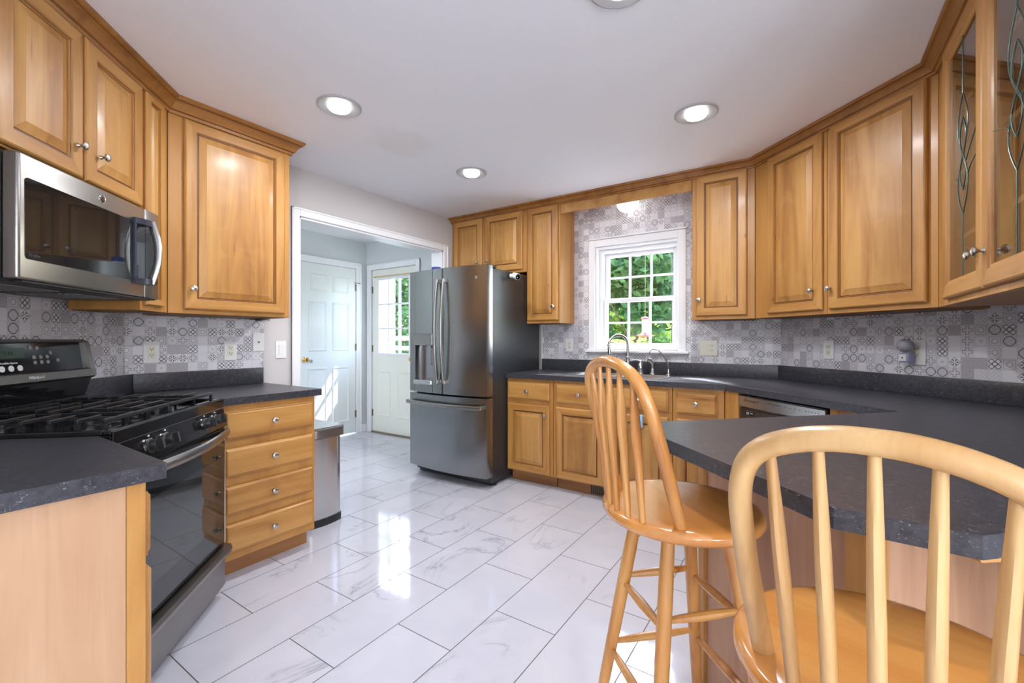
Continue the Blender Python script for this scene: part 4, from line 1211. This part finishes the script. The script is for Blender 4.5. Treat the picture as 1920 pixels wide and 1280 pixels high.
# things on and around the refrigerator
t = thing('storage_jar', 'blue-lidded jar on top of the refrigerator', 'jar', (3.10, 2.93, 1.7855))
mb = MB(); mb.lathe([(0.05, 0), (0.052, 0.01), (0.052, 0.052), (0.045, 0.058)]); obj('jar_body', mb, 'plate', t)
mb = MB(); mb.lathe([(0.044, 0.0585), (0.044, 0.094), (0.038, 0.098), (0, 0.098)]); obj('lid', mb, 'blue', t)
sc_ = thing('security_camera', 'small white bullet camera stuck to the refrigerator side', 'camera', (3.17, 2.1275, 1.748))
ax = Vector((-0.42, -0.86, -0.27)).normalized()
mb = MB(); mb.lathe([(0.018, 0), (0.018, 0.006), (0.009, 0.012), (0.009, 0.03)], (0, 0, 0), (0, -1, 0)); obj('mount', mb, 'plate', sc_)
o_ = Vector((0.015, -0.02, 0.003))
mb = MB(); mb.lathe([(0.0, -0.002), (0.018, 0.0), (0.026, 0.008), (0.0275, 0.07), (0.0255, 0.076), (0.023, 0.076)], o_, ax, 24); bd = obj('housing', mb, 'plate', sc_)
mb = MB(); mb.lathe([(0.0235, 0.0), (0.0235, 0.0012), (0, 0.0016)], o_ + ax * 0.0762, ax, 24); fc = obj('face', mb, 'black_gloss', bd)
mb = MB(); mb.lathe([(0.008, 0), (0.006, 0.002), (0, 0.002)], o_ + ax * 0.0775 + Vector((0, 0, 0.009)), ax, 14); obj('lens', mb, 'grey_plastic', fc)
mb = MB()
for s_ in (-1, 1): mb.lathe([(0.0035, 0), (0, 0.0015)], o_ + ax * 0.0776 + Vector((0.010 * s_, 0, -0.006)), ax, 10)
obj('infrared_leds', mb, 'plate', fc)

# trash can
tc = thing('trash_can', 'stainless step trash can beside the drawer cabinet', 'trash can', (1.60, 2.60, 0))
def soft(x0, x1, y0, y1, bowf, r):
    pts = []
    for i in range(9):
        t = i / 8; x = x0 + r + (x1 - x0 - 2 * r) * t; pts.append((x, y0 - bowf * math.sin(PI * t)))
    pts += [(x1, y0 + r), (x1, y1), (x0, y1), (x0, y0 + r)]
    return pts
TX0, TX1 = 0.0, 0.255
mb = MB(); mb.extrude_profile(soft(TX0 + 0.004, TX1 - 0.004, 0.012, 0.38, 0.012, 0.02), 'z', 0.045, 0.562); obj('bin', mb, 'steel_bright', tc)
mb = MB(); mb.extrude_profile(soft(TX0, TX1, 0.006, 0.385, 0.014, 0.02), 'z', 0.0008, 0.044); obj('base', mb, 'black', tc)
mb = MB(); mb.extrude_profile(soft(TX0 - 0.006, TX1 + 0.012, -0.004, 0.39, 0.012, 0.02), 'z', 0.563, 0.628); lid = obj('lid', mb, 'grey_plastic', tc)
mb = MB(); mb.extrude_profile(soft(TX0 + 0.004, TX1 + 0.002, 0.006, 0.38, 0.012, 0.02), 'z', 0.6285, 0.633); obj('lid_top', mb, 'steel_bright', lid)
mb = MB(); mb.extrude_profile(soft(TX0 + 0.03, TX1 - 0.005, -0.0165, -0.001, 0.012, 0.012), 'z', 0.572, 0.622); obj('lid_front', mb, 'steel', lid)

# ------------------------------------------------------------------ bar stools
def stool(label, loc, face, sz, mats, hoop_h=0.398, apexD=0.222, leg_rot=0.0):
    """local +y is the facing direction; root on the floor"""
    r = thing('bar_stool', label, 'bar stool', (loc[0], loc[1], 0), face - PI / 2, 'spindle back bar stools')
    wm, seat_m = mats
    R = 0.2128
    mb = MB()
    n = 48; T = 0.034
    prof = [(0.0, -0.004), (0.10, -0.003), (0.17, -0.0005), (R - 0.016, 0.0), (R - 0.005, -0.003), (R, -0.011), (R, -0.022), (R - 0.006, -0.031), (R - 0.02, -T), (0.0, -T)]
    rr = []
    for q, h in prof:
        if q == 0: rr.append([mb.bm.verts.new((0, 0, sz + h))])
        else: rr.append([mb.bm.verts.new((q * math.cos(2 * PI * i / n), q * 0.97 * math.sin(2 * PI * i / n), sz + h)) for i in range(n)])
    for a_, b_ in zip(rr, rr[1:]):
        for i in range(n):
            j = (i + 1) % n
            mb.bm.faces.new(([a_[0]] if len(a_) == 1 else [a_[i], a_[j]]) + ([b_[0]] if len(b_) == 1 else [b_[j], b_[i]]))
    obj('seat', mb, seat_m, r, angle=50)
    mb = MB(); mb.lathe([(0.125, sz - T - 0.022), (0.125, sz - T - 0.001)], n=32); obj('swivel_plate', mb, wm, r)
    zt_ = sz - T - 0.0225
    def leg_at(k, z):
        q = 0.118 + (zt_ - z) * 0.19
        a_ = PI / 4 + k * PI / 2 + leg_rot
        return Vector((q * math.cos(a_), q * math.sin(a_), z))
    for k in range(4):
        mb = MB(); zs = [zt_, zt_ - 0.1, 0.42, 0.2, 0.0008]; mb.tube([leg_at(k, z) for z in zs], [0.0165, 0.0185, 0.0185, 0.0165, 0.0125], 14)
        obj('leg', mb, wm, r)
    for k in range(4):
        for z in (0.490 + 0.02 * (k % 2), 0.280 + 0.02 * (k % 2)):
            a_, b_ = leg_at(k, z), leg_at((k + 1) % 4, z)
            d = (b_ - a_).normalized(); a_ += d * 0.014; b_ -= d * 0.014
            mb = MB(); mb.tube([a_.lerp(b_, t) for t in (0, 0.2, 0.5, 0.8, 1)], [0.0075, 0.0105, 0.0125, 0.0105, 0.0075], 10)
            obj('stretcher', mb, wm, r)
    # hoop: feet on the seat, leaning back
    fx, fy = 0.1446, -0.1053
    key = [(fx, 0.0), (fx + 0.002, 0.06), (fx + 0.005, 0.14), (fx + 0.0055, 0.21), (fx + 0.003, 0.28), (fx - 0.009, 0.333), (fx - 0.033, 0.366), (fx - 0.07, 0.386), (0.035, 0.396), (0, 0.398)]
    key = [(x, z * hoop_h / 0.398) for x, z in key]
    full = key + [(-x, z) for x, z in key[-2::-1]]
    # smooth
    pts = []
    for i in range(len(full) - 1):
        p0 = Vector(full[max(i - 1, 0)]); p1 = Vector(full[i]); p2 = Vector(full[i + 1]); p3 = Vector(full[min(i + 2, len(full) - 1)])
        for t in (0, 0.25, 0.5, 0.75):
            pts.append(0.5 * ((2 * p1) + (p2 - p0) * t + (2 * p0 - 5 * p1 + 4 * p2 - p3) * t * t + (3 * p1 - p0 - 3 * p2 + p3) * t ** 3))
    pts.append(Vector(full[-1]))
    lean = (apexD + fy) / hoop_h
    def hp(x, z): return Vector((x, fy - lean * z, sz + z))
    hz = -0.0015
    mb = MB(); m_ = len(pts)
    mb.tube([hp(q.x, q.y + (hz if i in (0, m_ - 1) else 0)) for i, q in enumerate(pts)], [(0.0145, 0.0165) if 5 < i < m_ - 6 else (0.0145, 0.0155) for i in range(m_)], 14, up=(0, 1, lean))
    obj('back_hoop', mb, wm, r)
    def hoop_top(x):
        best = None
        for a_, b_ in zip(pts, pts[1:]):
            if min(a_.x, b_.x) <= x <= max(a_.x, b_.x) and a_.y > 0.28 * hoop_h / 0.398:
                t = (x - a_.x) / (b_.x - a_.x) if abs(b_.x - a_.x) > 1e-6 else 0
                best = a_.y + (b_.y - a_.y) * t
        return best
    for k in (-2, -1, 0, 1, 2):
        ang = k * 0.2336
        bx, by = 0.192 * math.sin(ang), -0.192 * math.cos(ang)
        tx = k * 0.0516
        a_ = Vector((bx, by, sz - 0.003)); b_ = hp(tx, hoop_top(tx) - 0.012)
        N = 9; ws = [0.0082, 0.0088, 0.0092, 0.0092, 0.009, 0.0085, 0.008, 0.007, 0.0062]; ts = [0.0075, 0.0085, 0.0095, 0.0105, 0.0125, 0.0145, 0.0125, 0.0085, 0.0065]
        mb = MB(); mb.tube([a_.lerp(b_, i / (N - 1)) for i in range(N)], [(w_, t_) for w_, t_ in zip(ws, ts)], 12, up=(0, 1, 0))
        obj('spindle', mb, wm, r)
    return r
stool('honey spindle back bar stool tucked under the peninsula tip', (1.2735, 0.295), math.radians(-39.8), 0.757, ('stool', 'seat'), 0.390, leg_rot=math.radians(-5.2))
stool('paler spindle back bar stool cut off by the right edge', (0.8275, -0.1087), math.radians(-13.0), 0.745, ('stool_pale', 'seat'), 0.350)

# ------------------------------------------------------------------ lamps and added fill globes
def recessed(label, u, v, power=P_RECESSED, z=CEIL, group='recessed ceiling lights'):
    r = thing('recessed_light', label, 'ceiling light', (u, v, z), 0, group)
    mb = MB(); mb.lathe([(0.112, -0.0008), (0.112, -0.006), (0.104, -0.010), (0.085, -0.006), (0.060, -0.0008)], n=40); obj('trim_ring', mb, 'ring', r)
    mb = MB(); mb.lathe([(0.058, -0.0009), (0.058, -0.012), (0.05, -0.022), (0.0, -0.026)], n=32); obj('bulb', mb, 'lamp_glow', r)
    ld_ = bpy.data.lights.new('lamp', 'AREA'); ld_.shape = 'DISK'; ld_.size = 0.13; ld_.energy = power; ld_.color = (0.95, 0.97, 1.0)
    lo = bpy.data.objects.new('lamp', ld_); COL.objects.link(lo); lo.parent = r; lo.location = (0, 0, -0.03)
    return r
recessed('recessed ceiling light above the stove side, nearest the left cabinets', 1.437, 2.05)
recessed('recessed ceiling light on the right, nearest the angled cabinets', 2.557, 0.505)
recessed('smallest looking recessed ceiling light, towards the refrigerator', 2.553, 2.06)
recessed('recessed ceiling light cut off by the top edge of the picture', 1.478, 0.538)

gl = thing('globe_light', 'round white globe light hidden above the window valance', 'ceiling light', (3.60, 1.245, CEIL))
mb = MB(); mb.lathe([(0.07, -0.001), (0.07, -0.03), (0.05, -0.035)], n=28); obj('base', mb, 'white', gl)
mb = MB(); mb.lathe([(0.045, -0.0355), (0.075, -0.05), (0.092, -0.085), (0.09, -0.115), (0.07, -0.15), (0.035, -0.170), (0, -0.174)], n=28); obj('globe', mb, 'globe_glow', gl)

def fill_lamp(label, u, v, z, zc, power, rad=0.2):  # glowing globe added out of view purely as fill light
    r = thing('fill_globe', label, 'pendant lamp', (u, v, zc))
    mb = MB(); mb.lathe([(0.06, -0.001), (0.05, -0.03), (0.006, -0.04), (0.006, z - zc + rad - 0.002)], n=16); obj('fill_mount', mb, 'white', r)
    mb = MB(); mb.lathe([(0, -rad)] + [(rad * math.sin(PI * i / 14), -rad * math.cos(PI * i / 14)) for i in range(1, 14)] + [(0, rad)], (0, 0, z - zc), n=28)
    sm = simple('fill globe glow', (1, 1, 1), 0.6, emit=(0.86, 0.93, 1.0), estr=power / (4 * PI * PI * rad * rad) ); obj('fill_glow', mb, sm, r)
    return r
fill_lamp('large unseen fill globe added behind the viewer', -2.3, -2.1, 1.35, CEIL, P_DINING_FILL, 0.34)  # added main fill, lights the kitchen from the front
fill_lamp('unseen fill globe added on the dining side of the peninsula', -0.5, -2.4, 1.35, CEIL, P_DINING_FILL * 0.4, 0.26)  # second added fill behind the viewer
fill_lamp('small fill globe added in the hall out of sight', 0.75, 3.55, 2.0, 2.46, P_HALL_FILL, 0.15)  # added fill that brightens the hall

# ------------------------------------------------------------------ outlets, switches, small wall things
def plate(name, label, cat, loc, rz, kinds, w=0.074, h=0.120, group=None):
    r = thing(name, label, cat, loc, rz, group)
    mb = MB(); mb.box(-w / 2, w / 2, -0.006, -0.0005, -h / 2, h / 2, 0.002); obj('cover_plate', mb, 'plate' if 'toggle' not in kinds else 'almond', r)
    n = len(kinds)
    for i, k in enumerate(kinds):
        cx = (i - (n - 1) / 2) * 0.046
        if k == 'outlet':
            mb = MB(); mb.box(cx - 0.0165, cx + 0.0165, -0.008, -0.0062, -0.034, 0.034, 0.001); o = obj('receptacle', mb, 'almond', r)
            mb = MB()
            for zc in (-0.018, 0.016):
                mb.box(cx - 0.008, cx - 0.0055, -0.0086, -0.0079, zc, zc + 0.009); mb.box(cx + 0.0055, cx + 0.008, -0.0086, -0.0079, zc, zc + 0.009)
                mb.lathe([(0.0026, 0), (0.0026, 0.0006)], (cx, -0.008, zc - 0.005), (0, -1, 0), 10)
            obj('socket_slots', mb, 'slot', o)
        elif k in ('rocker', 'toggle'):
            mb = MB(); mb.extrude_profile([(-0.0062, -0.034), (-0.0085, -0.034), (-0.0125, 0.034), (-0.0062, 0.034)], 'x', cx - 0.0165, cx + 0.0165); obj('rocker_switch', mb, 'plate' if k == 'rocker' else 'almond', r)
        elif k == 'jack':
            mb = MB(); mb.box(cx - 0.006, cx + 0.006, -0.009, -0.0062, -0.006, 0.006, 0.001); obj('phone_jack', mb, 'grey_plastic', r)
    return r
ye = VE - 0.005
plate('wall_outlet', 'white outlet on the patterned backsplash nearest the stove', 'outlet', (0.938, ye, 1.131), TH_ENTRY, ['outlet'])
plate('wall_outlet', 'white outlet over the drawer counter, towards the hall opening', 'outlet', (1.344, ye, 1.130), TH_ENTRY, ['outlet'])
plate('phone_plate', 'small white phone jack plate at the end of the backsplash', 'wall plate', (1.516, ye, 1.184), TH_ENTRY, ['jack'])
plate('light_switch', 'white rocker switch beside the hall opening casing', 'switch', (1.668, VE - 0.0008, 1.131), TH_ENTRY, ['rocker'])
yb = UB - 0.005
plate('wall_outlet', 'white outlet left of the window above the sink counter', 'outlet', (yb, 1.846, 1.146), TH_BACK, ['outlet'])
plate('switch_outlet_plate', 'double almond plate with switch and outlet right of the window', 'switch', (yb, 0.645, 1.134), TH_BACK, ['toggle', 'outlet'], 0.126)
kd = KW - 0.007
plate('wall_outlet', 'white outlet on the angled wall under the knotty corner cabinets', 'outlet', (*PD(2.369, kd), 1.137), TH_DIAG, ['outlet'])
plate('wall_outlet', 'outlet on the angled wall holding two plugged-in gadgets', 'outlet', (*PD(1.855, kd), 1.135), TH_DIAG, ['outlet'], 0.085, 0.130)
g1 = thing('plug_in_sensor', 'grey ball-shaped plug-in in the upper socket', 'plug-in device', (*PD(1.880, kd - 0.014), 1.17), TH_DIAG)
mb = MB()
mb.lathe([(0.0, -0.036 + 0.0)] + [(0.036 * math.sin(PI * i / 12), -0.036 * math.cos(PI * i / 12)) for i in range(1, 12)] + [(0.0, 0.036)], (0, -0.036, 0), (0, -1, 0), 24); b_ = obj('shell', mb, 'sensor', g1)
mb = MB(); mb.lathe([(0.003, 0), (0, 0.001)], (-0.014, -0.0685, -0.010), (-0.35, -0.9, -0.2), 10); obj('indicator', mb, 'slot', b_)
g2 = thing('plug_in_adapter', 'lavender plug-in block with white face in the lower socket', 'plug-in device', (*PD(1.880, kd - 0.014), 1.106), TH_DIAG)
mb = MB(); mb.box(-0.026, 0.026, -0.048, 0.0, -0.024, 0.026, 0.008, seg=3); b_ = obj('housing', mb, 'adapter', g2)
mb = MB(); mb.box(-0.021, 0.014, -0.0505, -0.0478, -0.016, 0.018, 0.001); o = obj('face_plate', mb, 'plate', b_)
mb = MB(); mb.lathe([(0.004, 0), (0.004, 0.0006), (0, 0.0008)], (-0.0035, -0.0505, 0.001), (0, -1, 0), 12); obj('indicator', mb, 'slot', o)
# puck under the left cabinet
pk = thing('under_cabinet_light', 'flat silver puck light under the left wall cabinet', 'light', (1.462, 2.905, 1.3335))
mb = MB(); mb.lathe([(0.055, -0.0035), (0.058, -0.008), (0.05, -0.016), (0.0, -0.018)], n=24); obj('housing', mb, 'steel_bright', pk)
# toe kick register
rg = thing('floor_register', 'dark slotted register in the toe kick below the sink', 'vent', (3.204, 1.40, 0.0), TH_BACK)
mb = MB(); mb.box(0, 0.25, -0.006, -0.0005, 0.012, 0.092, 0.002); fr_ = obj('frame', mb, 'dark_vent', rg)
for k in range(14): obj('slat', MB().box(0.016 + k * 0.0165, 0.022 + k * 0.0165, -0.010, -0.0062, 0.022, 0.082), 'bronze', fr_)
# light blue cloth hung at the sink door
cl = MB()
pts = [(-0.0345, 0.585), (-0.027, 0.58), (-0.022, 0.60), (-0.0215, 0.668), (-0.026, 0.672), (-0.031, 0.668), (-0.0335, 0.64)]
cl.extrude_profile(pts, 'x', 0.0, 0.065)
tag(obj('dish_cloth', cl, 'cloth_blue', None, (3.128, 1.03, 0), TH_BACK), 'small light blue cloth hanging on the right sink door', 'cloth')

# ------------------------------------------------------------------ outdoors
struct('ground', MB().box(3.93, 30, -14, 26, -0.75, -0.6), 'grass')
struct('bounce_slab', MB().box(3.94, 8.5, -2.5, 3.25, -0.599, -0.56), simple('pale bounce slab', lin(196, 192, 184), 0.9))  # unseen pale slab added to bounce sunlight up to the kitchen ceiling
tag(obj('deck', MB().box(3.94, 5.5, 3.3, 7.2, -0.599, -0.04), 'deck'), 'small weathered deck outside the back door', 'deck')
struct('roof_porch', MB().box(3.93, 4.63, 3.4, 5.4, 2.62, 2.70), 'fence_white')
rl = thing('deck_railing', 'white railing beyond the outside door', 'railing', (5.05, 4.0, -0.04))
obj('post', MB().box(-0.05, 0.05, 1.75, 2.02, 0.0005, 2.6, 0.005), 'fence_white', rl)
obj('post', MB().box(-0.05, 0.05, -0.6, -0.5, 0.0005, 1.3, 0.005), 'fence_white', rl)
for z in (1.06, 1.22): obj('rail', MB().box(-0.02, 0.02, -0.499, 1.749, z, z + 0.07, 0.004), 'fence_white', rl)

def tree(name, label, u, v, h, rad, crown_z, n, leaf, seed, size=0.07, group='trees and shrubs outside'):
    rnd = random.Random(seed)
    r = thing(name, label, 'tree' if 'tree' in name else 'shrub', (u, v, -0.6), 0, group)
    mb = MB(); mb.tube([(0, 0, 0.001), (0.04, 0.02, h * 0.3), (0.0, 0.08, h * 0.75)], [0.10, 0.07, 0.03], 8)
    for k in range(5):
        a = k * 1.3 + seed; mb.tube([(0.03, 0.02, h * (0.25 + 0.08 * k)), (rad * 0.6 * math.cos(a), rad * 0.6 * math.sin(a), h * (0.45 + 0.08 * k))], [0.035, 0.012], 6)
    obj('trunk', mb, 'bark', r)
    verts, faces = [], []
    cl = [(rnd.gauss(0, 0.45) * rad, rnd.gauss(0, 0.45) * rad, crown_z + rnd.uniform(-0.5, 0.5) * (h - crown_z) * 1.7) for _ in range(26)]
    for i in range(n):
        c = rnd.choice(cl)
        d = Vector((rnd.gauss(0, 1), rnd.gauss(0, 1), rnd.gauss(0, 1))).normalized() * (rnd.random() ** 0.4) * rad * 0.34
        p = Vector(c) + d
        if p.z < 0.05: p.z = 0.05 + rnd.random() * 0.2
        s_ = size * rnd.uniform(0.6, 1.3)
        q = Vector((rnd.gauss(0, 1), rnd.gauss(0, 1), rnd.gauss(0, 0.6))).normalized()
        w_ = q.cross(Vector((rnd.gauss(0, 1), rnd.gauss(0, 1), rnd.gauss(0, 1)))).normalized()
        b = len(verts)
        verts += [p - q * s_, p + w_ * s_ * 0.45, p + q * s_, p - w_ * s_ * 0.45]
        faces.append((b, b + 1, b + 2, b + 3))
    me = bpy.data.meshes.new('foliage'); me.from_pydata([tuple(v_) for v_ in verts], [], faces); me.materials.append(M[leaf])
    o = bpy.data.objects.new('foliage', me); COL.objects.link(o); o.parent = r
tree('leafy_tree', 'broad dark green tree straight behind the kitchen window', 10.4, 3.4, 6.0, 2.2, 2.6, 17000, 'leaf_a', 3, 0.13)
tree('leafy_tree', 'sunlit yellow green tree high behind the kitchen window', 16.5, 6.0, 8.0, 2.9, 4.2, 15000, 'leaf_b', 5, 0.17)
tree('leafy_tree', 'tallest dark tree, farthest behind the kitchen window', 23.0, 8.6, 9.0, 3.4, 3.6, 12000, 'leaf_a', 23, 0.26)
tree('leafy_tree', 'dark tree right of the window view', 11.5, -2.6, 5.5, 2.0, 2.8, 6000, 'leaf_a', 8, 0.10)
tree('leafy_shrub', 'yellow green shrub low outside the kitchen window', 6.3, 2.10, 1.75, 0.75, 1.05, 5000, 'leaf_b', 11, 0.05)
tree('leafy_tree', 'green tree seen through the outside door', 9.5, 10.6, 5.0, 1.9, 2.6, 8000, 'leaf_a', 14, 0.10)
tree('leafy_tree', 'yellow green tree seen beside the white post outside', 15.0, 17.0, 6.5, 2.0, 3.2, 6000, 'leaf_b', 17, 0.10)

fd_ = thing('bird_feeder', 'red and clear hummingbird feeder hanging outside the window', 'bird feeder', (4.25, 1.298, 1.22))
mb = MB(); mb.tube([(0, 0, 0.198), (0, 0, 0.9)], 0.0015, 6); obj('wire', mb, 'bronze', fd_)
mb = MB(); mb.lathe([(0.030, 0.172), (0.038, 0.176), (0.038, 0.188), (0.02, 0.196), (0, 0.198)], n=20); obj('cap', mb, 'red', fd_)
mb = MB(); mb.lathe([(0.030, 0.045), (0.030, 0.168), (0.026, 0.1715)], n=20); obj('bottle', mb, simple('frosted bottle', lin(235, 238, 240), 0.2), fd_)
mb = MB(); mb.lathe([(0.0, 0.0), (0.03, 0.002), (0.078, 0.014), (0.080, 0.020), (0.045, 0.032), (0.035, 0.0445), (0.0, 0.0446)], n=24); obj('tray', mb, 'red', fd_)
hk = thing('shepherd_hook', 'thin dark pole hook that carries the bird feeder', 'hook', (4.25, 1.05, -0.6))
mb = MB(); mb.tube([(0, 0, 0.0005), (0, 0, 2.55), (0, 0.05, 2.68), (0, 0.15, 2.74), (0, 0.235, 2.73), (0, 0.248, 2.722)], 0.006, 8); obj('pole', mb, 'iron', hk)
